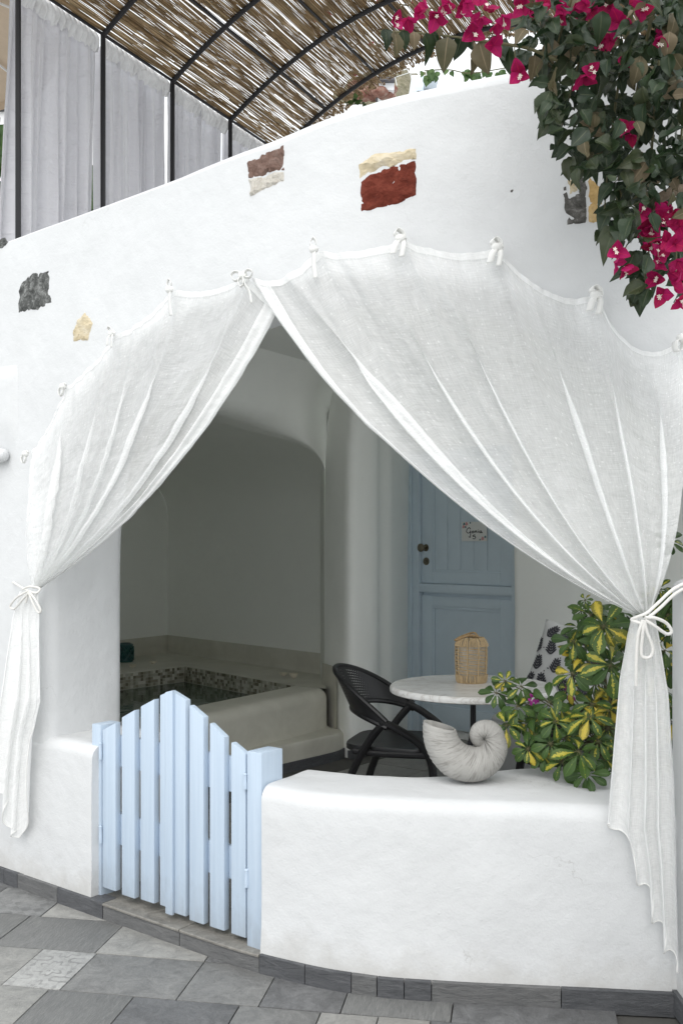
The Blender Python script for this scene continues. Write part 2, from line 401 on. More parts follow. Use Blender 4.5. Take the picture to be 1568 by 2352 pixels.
M['sheer_hem'] = sheer('white_muslin_hem', (.91, .915, .91), .88, fleck=False, trans=.34)
M['sheer_tail'] = sheer('gathered_white_muslin', (.90, .905, .90), .86, fleck=False, trans=.16)
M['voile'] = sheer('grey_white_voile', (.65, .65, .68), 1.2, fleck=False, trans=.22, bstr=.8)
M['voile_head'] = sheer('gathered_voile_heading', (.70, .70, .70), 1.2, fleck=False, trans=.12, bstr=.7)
def reed():
    t = NT('dry_reed'); g = t.n('ShaderNodeNewGeometry'); r = g.outputs['Random Per Island']
    col = t.ramp(r, [(0, (.14, .085, .038)), (.3, (.235, .15, .07)), (.6, (.33, .225, .12)), (.85, (.46, .34, .20)), (1, (.21, .16, .08))])
    col = t.mix(t.ramp(t.noise(t.pos((1, 1, 1)), 7, 3), [(.4, (0, 0, 0)), (.7, (.5, .5, .5))]), col, (.10, .065, .03))
    return t.done(t.pbsdf(col, .6, spec=.3))
M['reed'] = reed()
def leafmat(name, cols, var=None, rough=.4, trans=.25, spec=.4):
    # cols: dark/light green; var: (yellow, amount) variegation along the midrib, in leaf UV
    t = NT(name); rnd = t.n('ShaderNodeObjectInfo').outputs['Random']; g = t.n('ShaderNodeNewGeometry').outputs['Random Per Island']
    rr = t.math('FRACT', t.math('ADD', rnd, g))
    p = t.pos(); n0 = t.noise(p, 40, 3)
    col = t.ramp(t.math('ADD', t.math('MULTIPLY', rr, .75), t.math('MULTIPLY', n0, .25)), [(i/(len(cols)-1), c) for i, c in enumerate(cols)])
    sp = t.n('ShaderNodeSeparateXYZ'); t.l(t.coord('UV'), sp.inputs[0])
    ax = t.math('ABSOLUTE', t.math('SUBTRACT', sp.outputs[0], .5))
    if var:
        yel, amt = var
        jag = t.noise(p, 130, 4, .7)
        d = t.math('ADD', ax, t.math('MULTIPLY', t.math('SUBTRACT', jag, .5), .75))
        d = t.math('ADD', d, t.math('MULTIPLY', t.math('ABSOLUTE', t.math('SUBTRACT', sp.outputs[1], .45)), .18))
        thr = t.math('MULTIPLY_ADD', rr, .30) if False else t.math('ADD', t.math('MULTIPLY', rr, .34), amt)
        f = t.ramp(t.math('SUBTRACT', t.math('ADD', thr, .5), d), [(.46, (0, 0, 0)), (.53, (1, 1, 1))])
        ycol = t.ramp(t.noise(p, 60, 3), [(.3, yel), (.8, tuple(min(1, c*1.25) for c in yel))])
        col = t.mix(f, col, ycol)
    mid = t.ramp(ax, [(.015, (1, 1, 1)), (.04, (0, 0, 0))])
    col = t.mix(t.math('MULTIPLY', mid, .35), col, tuple(min(1, c*2.2+.02) for c in cols[-1]))
    veins = t.n('ShaderNodeTexWave', ins={'Scale': 7.0, 'Distortion': 1.5}); 
    cmb = t.n('ShaderNodeCombineXYZ'); t.l(t.math('SUBTRACT', sp.outputs[1], t.math('MULTIPLY', ax, .7)), cmb.inputs[0]); t.l(cmb.outputs[0], veins.inputs['Vector'])
    nrm = t.bump(veins.outputs['Fac'], .25, .003)
    pb = t.pbsdf(col, rough, nrm, spec=spec)
    tl = t.n('ShaderNodeBsdfTranslucent'); t.l(col, tl.inputs[0]); mx = t.n('ShaderNodeMixShader'); mx.inputs[0].default_value = trans
    t.l(pb.outputs[0], mx.inputs[1]); t.l(tl.outputs[0], mx.inputs[2]); return t.done(mx)
M['lf_boug'] = leafmat('bougainvillea_leaf', [(.010, .022, .009), (.016, .034, .013), (.026, .046, .018), (.055, .062, .028)], rough=.32, trans=.18)
M['lf_dry'] = leafmat('yellowing_leaf', [(.07, .072, .035), (.13, .11, .06), (.19, .145, .09)], rough=.5)
M['lf_sch'] = leafmat('schefflera_green_leaf', [(.026, .06, .014), (.045, .095, .020), (.07, .13, .028)], var=((.34, .32, .035), -.30), rough=.3, trans=.12)
M['lf_var'] = leafmat('schefflera_variegated_leaf', [(.032, .075, .016), (.06, .115, .024), (.09, .15, .032)], var=((.46, .40, .055), -.09), rough=.32, trans=.15)
M['lf_yel'] = leafmat('schefflera_yellow_leaf', [(.09, .13, .025), (.22, .20, .03), (.32, .22, .03)], var=((.50, .40, .05), .12), rough=.35, trans=.15)
M['lf_vine'] = leafmat('vine_leaf', [(.03, .075, .018), (.055, .115, .028), (.09, .15, .04)], rough=.45)
M['bract'] = leafmat('magenta_bract', [(.30, .006, .06), (.38, .010, .095), (.44, .018, .13), (.34, .008, .035)], rough=.55, trans=.35, spec=.2)
M['bract_p'] = leafmat('purple_bract', [(.36, .03, .25), (.42, .06, .32)], rough=.55, trans=.35, spec=.2)
M['petal'] = simple('cream_petal', (.75, .68, .60), .6)
M['rock'] = stone('hill_rock', [(.15, .055, .04), (.24, .13, .10), (.36, .32, .27)], 3.5, .8)
M['scrub'] = stone('dry_scrub', [(.07, .08, .04), (.17, .155, .10), (.30, .27, .20)], 3.4, .8)

# ------------------------------------------------------------ facade plan curve (plaster face), real metres
PLAN = catmull([(-4.2, 6.45), (-3.2, 5.66), (-1.478, 4.312), (-.95, 3.90), (-.570, 3.604), (-.33, 3.425), (-.11, 3.295), (.06, 3.225), (.277, 3.178), (1.033, 3.092), (2.0, 2.99), (3.2, 2.86)], 12)
ACC = [0]
for i in range(1, len(PLAN)): ACC.append(ACC[-1]+(PLAN[i]-PLAN[i-1]).length)
SMAX = ACC[-1]
def plan_at(s):
    s = max(0, min(SMAX-1e-6, s))
    lo, hi = 0, len(ACC)-1
    while hi-lo > 1:
        m = (lo+hi)//2
        if ACC[m] <= s: lo = m
        else: hi = m
    t = (s-ACC[lo])/(ACC[hi]-ACC[lo]); p = PLAN[lo].lerp(PLAN[hi], t)
    a = PLAN[max(lo-1, 0)]; b = PLAN[min(hi+1, len(PLAN)-1)]
    d = (b-a).normalized(); n = Vector((d.y, -d.x))
    if n.y > 0: n = -n
    return p, d, n
def FW(s, z, o=0.0):
    p, d, n = plan_at(s); return Vector((p.x+n.x*o, p.y+n.y*o, z))
def pf(x, y, o=0.0):                          # pixel -> (s, z) on the facade face offset o
    k, m = ray(x, y); prev = None
    for i in range(len(PLAN)):
        p, d, n = plan_at(ACC[i]); q = p+n*o; v = q.x-k*q.y
        if prev is not None and prev[0] <= 0 < v:
            t = -prev[0]/(v-prev[0]); s = lerp(prev[1], ACC[i], t); Y = lerp(prev[2], q.y, t)
            return s, EYE+m*Y
        prev = (v, ACC[i], q.y)
    return (0 if v < 0 else SMAX), EYE
def sx(x): return pf(x, 2000)[0]

# ------------------------------------------------------------ ground and paving
GE1 = Vector((.985, -.174)); GE2 = Vector((.174, .985))
mb = MB(); n = 16
mb.grid([[(-40+80*i/n, -30+110*j/n, -.03) for i in range(n+1)] for j in range(n+1)])
ground = tag(mb.build('ground', M['bounce_ground']), kind='structure')
pave = bpy.data.objects.new('pavement', None); link(pave); tag(pave, kind='structure')
def paver(a0, a1, b0, b1, mat, z=0.0, parent=pave, name='paving_tile', g=.004):
    ca, cb = (a0+a1)/2, (b0+b1)/2; c = GE1*ca+GE2*cb
    m = MB(); m.box((0, 0, 0), a1-a0-g, b1-b0-g, .024, bev=.002)
    me = m.mesh(name, mat, True, 30); o = bpy.data.objects.new(name, me); link(o, parent)
    o.location = (c.x, c.y, z-.012+random.uniform(-.0012, .0012)); o.rotation_euler = (random.uniform(-.003, .003), random.uniform(-.003, .003), math.atan2(GE1.y, GE1.x)); return o
bed = MB(); bed.prism([tuple(GE1*a+GE2*b) for a, b in ((-2.95, 1.85), (1.34, 1.85), (1.34, 4.25), (-2.95, 4.25))], -.029, -.016); bed.build('tile_bed', M['grout'], pave, False)
rows = [
 (3.90, 4.20, [(-2.9, 't_mid'), (-2.3, 't_dark'), (-1.98, 't_cross'), (-1.6, 't_light'), (-1.2, None)]),
 (3.62, 3.90, [(-2.9, 't_mid'), (-2.35, 't_dark'), (-2.12, 't_cross'), (-1.83, 't_light'), (-1.50, 't_mid'), (-1.1, None)]),
 (3.325, 3.62, [(-2.9, 't_dark'), (-2.25, 't_streak'), (-1.87, 't_streak'), (-1.475, 't_light'), (-1.07, 't_dark'), (-.5, None)]),
 (3.03, 3.325, [(-2.9, 't_light'), (-2.3, 't_light'), (-1.67, 't_ornate'), (-1.465, 't_mid'), (-1.07, 't_mid'), (-.80, 't_dark'), (-.54, 't_streak'), (-.2, 't_dark'), (.3, None)]),
 (2.74, 3.03, [(-2.9, 't_mid'), (-2.25, 't_dark'), (-1.85, 't_light'), (-1.50, 't_streak'), (-1.21, 't_dark'), (-.86, 't_mid'), (-.60, 't_light'), (-.42, 't_pale'), (-.26, 't_dark'), (-.03, 't_mid'), (.33, 't_light'), (.72, 't_mid'), (1.2, None)]),
 (2.45, 2.74, [(-2.9, 't_streak'), (-2.3, 't_mid'), (-1.7, 't_ornate'), (-1.4, 't_light'), (-1.0, 't_streak'), (-.66, 't_mid'), (-.36, 't_pale'), (.1, 't_mid'), (.5, 't_dark'), (.9, 't_light'), (1.3, None)]),
 (2.16, 2.45, [(-2.9, 't_mid'), (-2.1, 't_light'), (-1.6, 't_dark'), (-1.1, 't_mid'), (-.7, 't_light'), (-.2, 't_streak'), (.2, 't_mid'), (.8, 't_light'), (1.3, None)]),
 (1.87, 2.16, [(-2.5, 't_light'), (-1.9, 't_mid'), (-1.3, 't_streak'), (-.8, 't_dark'), (-.4, 't_mid'), (.1, 't_light'), (.6, 't_mid'), (1.3, None)]),
]
for b0, b1, cells in rows:
    for (a0, m0), (a1, _) in zip(cells[:-1], cells[1:]):
        if m0: paver(a0, a1, b0, b1, M[m0])

# ------------------------------------------------------------ house: facade with arched opening
house = thing('cave_house', (0, 3.4, 0), 'white plastered cave house with a wide arched porch opening and exposed stones', 'house')
sL, sR = .2, SMAX-.15
TOPX = [-600, -100, 0, 30, 200, 400, 600, 800, 940, 1130, 1260, 1568, 1900]
TOPY = [800, 592, 557, 545, 480, 405, 325, 243, 205, 165, 141, 95, 60]
tops = [pf(x, y) for x, y in zip(TOPX, TOPY)]
tops = [t for t in tops if 0 < t[0] < SMAX]
tops = [(t[0], t[1]) for t in tops]
def ztop(s): return interp([t[0] for t in tops], [t[1] for t in tops], s)
arch_px = [(112, 1330), (114, 1240), (120, 1160), (132, 1085), (150, 1020), (185, 938), (235, 866), (310, 800), (430, 730), (560, 683), (700, 652), (800, 641), (909, 644), (1034, 655), (1159, 682), (1244, 716), (1334, 762), (1409, 812), (1500, 880), (1565, 950), (1610, 1040), (1625, 1150), (1630, 1250)]
AP = catmull([Vector(pf(x, y)) for x, y in arch_px], 5)
nb = 14
left = [Vector((AP[0].x, AP[0].y*i/nb)) for i in range(nb)]
right = [Vector((AP[-1].x, AP[-1].y*(nb-1-i)/nb)) for i in range(nb)]
PP = left+AP+right; QQ = []
for p in left: QQ.append(Vector((sL, p.y*ztop(sL)/AP[0].y*.98)))
na = len(AP)
for i in range(na):
    s = lerp(sL, sR, i/(na-1)); QQ.append(Vector((s, ztop(s))))
for p in right: QQ.append(Vector((sR, p.y*ztop(sR)/AP[-1].y*.98)))
TH = .40
def facade_bow(s, z):      # hand-built unevenness of the face
    return .008*nz(s*1.7, z*1.7)+.003*nz(s*6, z*6, 4)+.007*max(0, 1-(z-.05)/.12)**2*(z < .17)
mb = MB(); rowsF = []
nd_ = 30
for p, q in zip(PP, QQ):
    L = (q-p).length; dirr = (q-p)/L; row = []
    r = .055
    prof = []
    rt = .045
    for k in range(nd_+1):            # front from top to arch
        prof.append((lerp(L-rt, r, (k/nd_)), 0))
    for k in range(1, 7): a = math.pi/2*k/6; prof.append((r-r*math.sin(a), -(r-r*math.cos(a))))
    for k in range(1, 5): prof.append((0, lerp(-r, -(TH-r), k/4)))
    for k in range(1, 7): a = math.pi/2*k/6; prof.append((r-r*math.cos(a), -(TH-r)-r*math.sin(a)))
    for k in range(1, 7): prof.append((lerp(r, L-rt, k/6), -TH))
    for k in range(1, 5): a = math.pi/2*k/4; prof.append((L-rt+rt*math.sin(a), -TH+(rt-rt*math.cos(a))))
    prof.append((L, -rt))
    for k in range(1, 5): a = math.pi/2*k/4; prof.append((L-rt+rt*math.cos(a), -(rt-rt*math.sin(a))))
    for t_, o in prof:
        c = p+dirr*t_; row.append(FW(c.x, c.y, o+(facade_bow(c.x, c.y) if o > -.1 else 0)))
    rowsF.append(row)
mb.grid(rowsF)
_np = len(rowsF[0])
for _i in range(len(mb.mi)):
    if nd_+16 <= _i % (_np-1) < nd_+26: mb.mi[_i] = 1
mb.build('facade', [M['plaster'], M['plaster_bright']], house, True, 60, fixn=True)

# exposed stones, each in an irregular plaster lip
def stone_piece(px, mat, seed, lip=True, depth=.004, jit=.006, name='exposed_stone'):
    rnd = random.Random(seed)
    pts = [Vector(pf(x, y)) for x, y in px]; out = []
    for i in range(len(pts)):
        a, b = pts[i], pts[(i+1) % len(pts)]; m = max(2, int((b-a).length/.016))
        for k in range(m):
            q = a.lerp(b, k/m); out.append(q+Vector((rnd.uniform(-jit, jit), rnd.uniform(-jit, jit))))
    nb_p = len(out); x0, x1 = min(q.x for q in out), max(q.x for q in out); y0, y1 = min(q.y for q in out), max(q.y for q in out); g = max(.011, (x1-x0)/16)
    pin = []
    yy = y0
    while yy < y1:
        xx = x0
        while xx < x1: pin.append(Vector((xx+rnd.uniform(-.3, .3)*g, yy+rnd.uniform(-.3, .3)*g))); xx += g
        yy += g
    from mathutils.geometry import delaunay_2d_cdt
    vs_, _, fs_, *_r = delaunay_2d_cdt(out+pin, [], [list(range(nb_p))], 1, 1e-5)
    m = MB(); pts3 = []
    for q in vs_:
        de = min((q-e).length for e in out); k_ = smooth01(de/.012)
        pts3.append(FW(q.x, q.y, facade_bow(q.x, q.y)-.002+k_*(depth+.003+.007*nz(q.x*22, q.y*30, seed)+.006*nz(q.x*70, q.y*90, seed))))
    m.add(pts3, [tuple(f) for f in fs_]); m.build(name, mat, house, True, 25, fixn=True)
patches = [
 ([(568, 376), (600, 356), (652, 333), (653, 392), (616, 398), (606, 405), (572, 410)], 'st_brown'),
 ([(571, 411), (606, 406), (617, 399), (654, 393), (655, 416), (600, 440), (577, 452)], 'st_pale'),
 ([(821, 378), (862, 352), (905, 348), (957, 340), (957, 366), (930, 372), (898, 384), (880, 384), (850, 398), (824, 416)], 'st_cream'),
 ([(824, 418), (850, 400), (885, 386), (930, 374), (955, 368), (957, 448), (905, 470), (865, 478), (828, 491)], 'st_red'),
 ([(1304, 412), (1322, 408), (1326, 440), (1306, 450)], 'st_cream'),
 ([(1290, 430), (1303, 424), (1306, 452), (1327, 442), (1326, 402), (1347, 400), (1347, 512), (1300, 516)], 'st_grey'),
 ([(1350, 402), (1380, 430), (1386, 470), (1378, 512), (1350, 510)], 'st_yellow'),
 ([(46, 655), (70, 632), (112, 618), (117, 700), (80, 714), (40, 716)], 'st_dark'),
 ([(168, 762), (178, 735), (196, 716), (216, 742), (205, 782), (170, 786)], 'st_cream'),
 ([(-20, 552), (16, 547), (20, 556), (8, 572), (-20, 580)], 'st_dark')]
for i, (px, m_) in enumerate(patches): stone_piece(px, M[m_], i*13+3, jit=.003 if m_ != 'st_dark' else .007)
# little patch of rough mortar on the face
stone_piece([(1166, 430), (1180, 426), (1182, 436), (1170, 440)], M['st_grey'], 5, name='mortar_chip')

# kerb skirting tiles along the foot of the wall
def skirt(x0, x1, mat, o=.022, h=.062, depth=.05, name='skirting_tile', seg=4, gap=.0015):
    s0, s1 = sx(x0)+gap, sx(x1)-gap; m = MB(); rws = []
    for k in range(seg+1):
        s = lerp(s0, s1, k/seg); rws.append([FW(s, z, oo) for oo, z in ((-depth, -.01), (o, -.01), (o, h-.003), (o-.003, h), (-depth, h))])
    m.grid(rws); b = len(m.v); m.f.append((4, 3, 2, 1, 0)); m.f.append(tuple(range(b-5, b))); m.mi += [0, 0]
    return m.build(name, mat, house, True, 30, fixn=True)
xs = [-330, -210, -120, -60, -10, 20, 51, 142, 246]
for i in range(len(xs)-1): skirt(xs[i], xs[i+1], M['t_skirt'] if i % 3 else M['t_skirt2'])
xs = [604, 707, 811, 869, 929, 991, 1286, 1549]
for i in range(len(xs)-1): skirt(xs[i], xs[i+1], M[('t_skirt', 't_skirt', 't_skirt2', 't_skirt', 't_skirt', 't_skirt2', 't_skirt')[i]], h=.064)
skirt(212, 246.2, M['t_tread'], o=-.004, h=.0585, depth=.40, name='step_tread')
for x0, x1 in ((246.5, 422), (422.5, 604)):
    skirt(x0, x1, M['t_skirt2'], o=.021, h=.052, depth=.006, name='step_riser')
    o = skirt(x0, x1, M['t_tread'], o=.025, h=.062, depth=.42, name='step_tread')
    for v in o.data.vertices:
        if v.co.z < .04: v.co.z = .0535
# plaster creep just above the skirting
# ------------------------------------------------------------ low porch walls
def low_wall(s0, s1, zt, th, label, lift=.004, back=None, rounds=(True, True)):
    m = MB(); rws = []; N = 60; r = .05
    w_ = thing('porch_wall', FW((s0+s1)/2, 0, 0), label, 'wall', None)
    for k in range(N+1):
        s = lerp(s0, s1, k/N); t_ = th if back is None else back(s); e = 0
        zt_ = zt+.006*nz(s*3, 7); pr = []
        ff = lambda z: lift+facade_bow(s, z)
        for i in range(11): z = lerp(.05, zt_-r, i/10); pr.append((ff(z), z))
        for i in range(1, 7): a = math.pi/2*i/6; pr.append((ff(zt_)-r+r*math.cos(a), zt_-r+r*math.sin(a)))
        for i in range(1, 8): pr.append((lerp(lift-r, -t_+r, i/7), zt_+.004*nz(s*4, i*.4)))
        for i in range(1, 6): a = math.pi/2*i/5; pr.append((-t_+r-r*math.sin(a), zt_-r+r*math.cos(a)))
        for i in range(1, 5): pr.append((-t_, lerp(zt_-r, 0, i/4)))
        rws.append([FW(s, z, o) for o, z in pr])
    m.grid(rws); n_ = len(rws[0]); m.f.append(tuple(range(n_))); m.f.append(tuple(range(len(m.v)-1, len(m.v)-n_-1, -1))); m.mi += [0, 0]
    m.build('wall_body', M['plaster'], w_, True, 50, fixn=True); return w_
s602, s1620 = sx(602), sx(1640)
def backR(s):
    t = (s-s602)/(s1620-s602); return interp([0, .1, .35, .45, .6, .75, 1], [.33, .36, .36, .40, .53, .62, .62], t)
low_wall(s602, s1620, .628, .4, 'low white curved porch wall right of the blue gate, under the shell planter', back=backR)
low_wall(sx(60), sx(214), .655, .40, 'short low white wall between the left pier and the blue gate')

# side wall at the right edge of the photo
m = MB(); m.prism([(1.037, 3.15), (1.037, 1.3), (1.4, 1.3), (1.4, 3.15)], -.02, 1.34)
sw = thing('side_wall', (1.2, 2.2, 0), 'plain white side wall coming forward at the right edge', 'wall'); o = m.build('wall_body', M['plaster'], sw, True, 30, fixn=True)
bv = o.modifiers.new('bevel', 'BEVEL'); bv.width = .03; bv.segments = 4
m = MB(); m.box((1.03, 2.2, .035), .014, 1.85, .07); m.build('skirting_tile', M['t_skirt'], sw, False)

# ------------------------------------------------------------ porch interior
FZ = .05
P1, P2, P3 = Vector((-.12, 6.9)), Vector((.045, 6.5)), Vector((.246, 6.68))
P4, P5, P6 = Vector((.262, 7.05)), Vector((.354, 7.1)), Vector((.53, 7.52))
DD = Vector((.664, -.748)); DN = Vector((-.748, -.664))
D0 = P6+DN*.0
D1 = D0+DD*1.12
R1, R2 = Vector((1.09, 6.33)), Vector((1.95, 5.45))
R3 = Vector((2.1, 5.25))      # beyond this the unseen right side is left open to admit more light
MDIR = Vector((-.52, -.855)).normalized(); M1 = P1+MDIR*2.62
def roundpoly(pts, rad, n=5):
    out = [pts[0]]
    for i in range(1, len(pts)-1):
        a, b, c = pts[i-1], pts[i], pts[i+1]; r = min(rad[i] if isinstance(rad, list) else rad, (a-b).length*.48, (c-b).length*.48)
        p, q = b+(a-b).normalized()*r, b+(c-b).normalized()*r
        for k in range(n+1):
            t = k/n; out.append(p*(1-t)**2+b*2*t*(1-t)+q*t*t)
    out.append(pts[-1]); return out
chain = roundpoly([P1, P2, P3, P4, P5, P6, D1, R1, R2, R3], [0, .10, .10, .05, .035, .01, .02, .05, .08, 0], 5)
CEN = Vector((.25, 5.2))
m = MB(); rws = []
levels = [(0, 0), (.2, 0), (.5, .0), (1.0, 0), (1.5, .01), (1.9, .03), (2.1, .06), (2.25, .11), (2.38, .19), (2.48, .30), (2.56, .46), (2.6, .7)]
def shell_pt(p, z, ins):
    d = (CEN-p).normalized(); j = .012*nz(p.x*2.5, p.y*2.5, z*1.3); q = p+d*(ins+j); return Vector((q.x, q.y, z))
for z, ins in levels: rws.append([shell_pt(p, z, ins) for p in chain])
m.grid(rws); m.build('porch_back_wall', M['plaster_bright'], house, True, 50)
# ceiling
m = MB(); top = [shell_pt(p, 2.6, .66) for p in chain]
cp = [Vector((q.x, q.y, 2.6)) for q in top]+[Vector((2.1, 3.3, 2.6)), Vector((0, 3.45, 2.6)), Vector((-1.6, 4.7, 2.6)), Vector((-1.9, 5.2, 2.6)), Vector((-.6, 7.3, 2.6))]
m.add(cp, [tuple(range(len(cp)))]); m.build('porch_ceiling', M['plaster_bright'], house, False)
m = MB(); m.prism([(-4.2, 6.6), (-1.4, 4.45), (-.35, 3.65), (.3, 3.36), (2.12, 3.2), (2.12, 9.5), (-4.2, 9.9)], 2.66, 2.72)
m.build('roof_terrace', M['plaster'], house, False)
# wall with the low arch over the hot tub alcove
m = MB(); mo = []; W_ = (M1-P1).length
def MW(t, z, o=0): q = P1+MDIR*t; nn = Vector((-MDIR.y, MDIR.x)); nn = nn if nn.x > 0 else -nn; q = q+nn*o; return Vector((q.x, q.y, z))
for i in range(41):
    f = i/40; a = math.pi*f; t_ = W_*(.5-.5*math.cos(a)); z = 1.90+.36*math.sin(a)**.8; mo.append((t_, z))
mo = [(0, lerp(.6, 1.9, k/8)) for k in range(8)]+mo
N2_ = 14; rws = []
for i, (t_, z) in enumerate(mo):
    row = []
    for k in range(N2_, -1, -1): dk = smooth01(t_/.6); rm_ = .06+.11*dk*smooth01((W_-t_)/.6); zz_ = lerp(z+rm_, 2.7, k/N2_); row.append(MW(t_, zz_, .02+.42*max(0, (zz_-2.28)/.42)**2.2))
    dk = smooth01(t_/.6)
    for k in range(1, 7): a = math.pi/2*k/6; row.append(MW(t_, z+rm_-rm_*math.sin(a), .02-(rm_-rm_*math.cos(a))*max(.2, dk)))
    for k in range(1, 6): row.append(MW(t_, z, .02-rm_*max(.2, dk)-.026*k*dk))
    rws.append(row)
m.grid(rws); m.build('alcove_arch', M['plaster_bright'], house, True, 60)
# alcove vault: side wall, vault, far wall
C_, B_ = Vector((-.16, 7.49)), Vector((-1.57, 9.0)); E_ = B_+Vector((-.56, -.83)).normalized()*3.0
AX = (B_-C_); EX = (E_-B_)
m = MB(); rws = []
sect = [(0, .0), (0, .5), (0, 1.0), (0, 1.4), (0, 1.7)]
for k in range(1, 24): a = math.pi*k/24; sect.append((.5-.5*math.cos(a), 1.72+.58*math.sin(a)))
sect += [(1, 1.7), (1, .8), (1, 0)]
for f in (-.15, .0, .1, .25, .4, .55, .7, .85, 1.0, 1.04):
    row = []
    for w_, z in sect: q = C_+AX*f+EX*w_*1.0; row.append(Vector((q.x, q.y, z+.008*nz(q.x*2, q.y*2, z*2))))
    rws.append(row)
m.grid(rws); m.build('alcove_vault', M['plaster_bright'], house, True, 60)
m = MB(); q = [B_+EX*w_ for w_, z in sect]; m.add([(p.x, p.y, z) for p, (w_, z) in zip(q, sect)], [tuple(range(len(sect)))]); m.build('alcove_end_wall', M['plaster_bright'], house, False)
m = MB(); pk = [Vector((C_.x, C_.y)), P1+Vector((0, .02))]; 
m.grid([[Vector((p.x, p.y, z)) for p in pk] for z in (0, .8, 1.6, 2.4, 2.7)]); m.build('alcove_reveal', M['plaster_bright'], house, True)

# porch floor
pfl = thing('porch_floor', (0, 5, 0), 'x', 'x'); del pfl['label']; del pfl['category']; tag(pfl, kind='structure')
m = MB(); m.prism([(-4, 7), (-1.3, 4.4), (-.3, 3.7), (.3, 3.45), (2.3, 3.3), (2.3, 9.2), (-4, 9.2)], -.02, FZ-.006); m.build('floor_bed', M['grout'], pfl, False)
fa = Vector((.787, -.617)); fb = Vector((.617, .787)); tl_ = MB(); tl_.box((0, 0, 0), .396, .396, .012, bev=.002); tme = tl_.mesh('floor_tile', M['t_floor'], True, 30)
for i in range(-9, 6):
    for j in range(3, 16):
        c = fa*(i*.4)+fb*(j*.4+.15)
        if c.y < interp([q.x for q in PLAN], [q.y for q in PLAN], c.x)+.36 or c.y > 7.3 or c.x < -1.6 or c.x > 1.9 or (c.x < -.1 and c.y > 6.4+1.5*c.x): continue
        o = bpy.data.objects.new('floor_tile', tme); link(o, pfl); o.location = (c.x, c.y-5, FZ-.006+random.uniform(-.001, .001)); o.rotation_euler[2] = math.atan2(fa.y, fa.x)

# door with frame in the back wall
door = bpy.data.objects.new('door', None); link(door, house); door.location = (0, 0, 0)
def DP(t, z, o=0): q = D0+DD*t+DN*o; return Vector((q.x, q.y, z))
def dbox(mb_, t0, t1, z0, z1, o0, o1, bev=.004):
    c = (DP(t0, z0, o0)+DP(t1, z1, o1))/2; mb_.box(c, t1-t0, o1-o0, z1-z0, DD, bev=bev)
T0 = .145; T1 = 1.00; ZB, ZT = .12, 2.03
m = MB(); dbox(m, .02, T0-.004, .06, ZT+.1, .0, .07); dbox(m, .035, .075, .06, ZT+.1, .07, .085); dbox(m, T1+.004, T1+.12, .06, ZT+.1, .0, .07); dbox(m, T0-.003, T1+.003, ZT+.004, ZT+.1, .0, .068); m.build('door_frame', M['door_paint'], door, True, 30)
m = MB(); dbox(m, T0, T1, ZB, ZT, .0, .03); m.build('door_leaf', M['door_paint'], door, True, 30)
def stile(t0, t1, z0, z1, o=.045, name='door_rail'):
    m = MB(); dbox(m, t0, t1, z0, z1, .0302, o); m.build(name, M['door_paint'], door, True, 30)
ST = .108
for z0, z1 in ((ZB, 1.07), (1.165, ZT)):
    stile(T0, T0+ST, z0, z1, name='door_stile'); stile(T1-ST, T1, z0, z1, name='door_stile')
stile(T0+ST, T1-ST, 1.165, 1.25); stile(T0+ST, T1-ST, ZT-.12, ZT); stile(T0+ST, T1-ST, 1.0, 1.07); stile(T0+ST, T1-ST, ZB, ZB+.16)
stile(T0-.012, T1+.01, 1.098, 1.160, .07, 'drip_rail')
for z0, z1 in ((1.0-.022, 1.0), (1.25, 1.265)):
    m = MB(); dbox(m, T0+ST, T1-ST, z0, z1, .0303, .039, .003); m.build('moulding', M['door_paint'], door, True, 30)
for z0, z1 in ((ZB+.16, .978), (1.265, ZT-.12)):
    m = MB(); dbox(m, T0+ST, T0+ST+.018, z0, z1, .0303, .039, .003); m.build('moulding', M['door_paint'], door, True, 30)
npl = 5; wpl = (T1-T0-2*ST-.018)/npl
for i in range(npl):
    m = MB(); t0 = T0+ST+.018+i*wpl; dbox(m, t0+.0015, t0+wpl-.0015, 1.265, ZT-.12, .0304, .036, .003); m.build('plank', M['door_paint'], door, True, 30)
    m = MB()
def dlathe(prof, t, z, n=20):
    m = MB(); rws = []; zz = Vector((0, 0, 1)); tt = Vector((DD.x, DD.y, 0))
    for r, o in prof:
        c = DP(t, z, o); rws.append([c+tt*math.cos(2*math.pi*k/n)*r+zz*math.sin(2*math.pi*k/n)*r for k in range(n)])
    m.grid(rws, closed_u=True); return m
kz = 1.45-8/F_*7.4; kt = T0+.045
dlathe([(.001, .0485), (.026, .048), (.027, .045)][::-1], kt, kz).build('knob_plate', M['brass'], door)
dlathe([(.011, .045), (.011, .075), (.022, .082), (.031, .095), (.030, .107), (.018, .116), (.001, .118)], kt, kz).build('knob', M['brass'], door)
dlathe([(.029, .045), (.028, .052), (.012, .054), (.011, .06), (.001, .061)], kt+.005, kz-.10).build('lock', M['brass'], door)
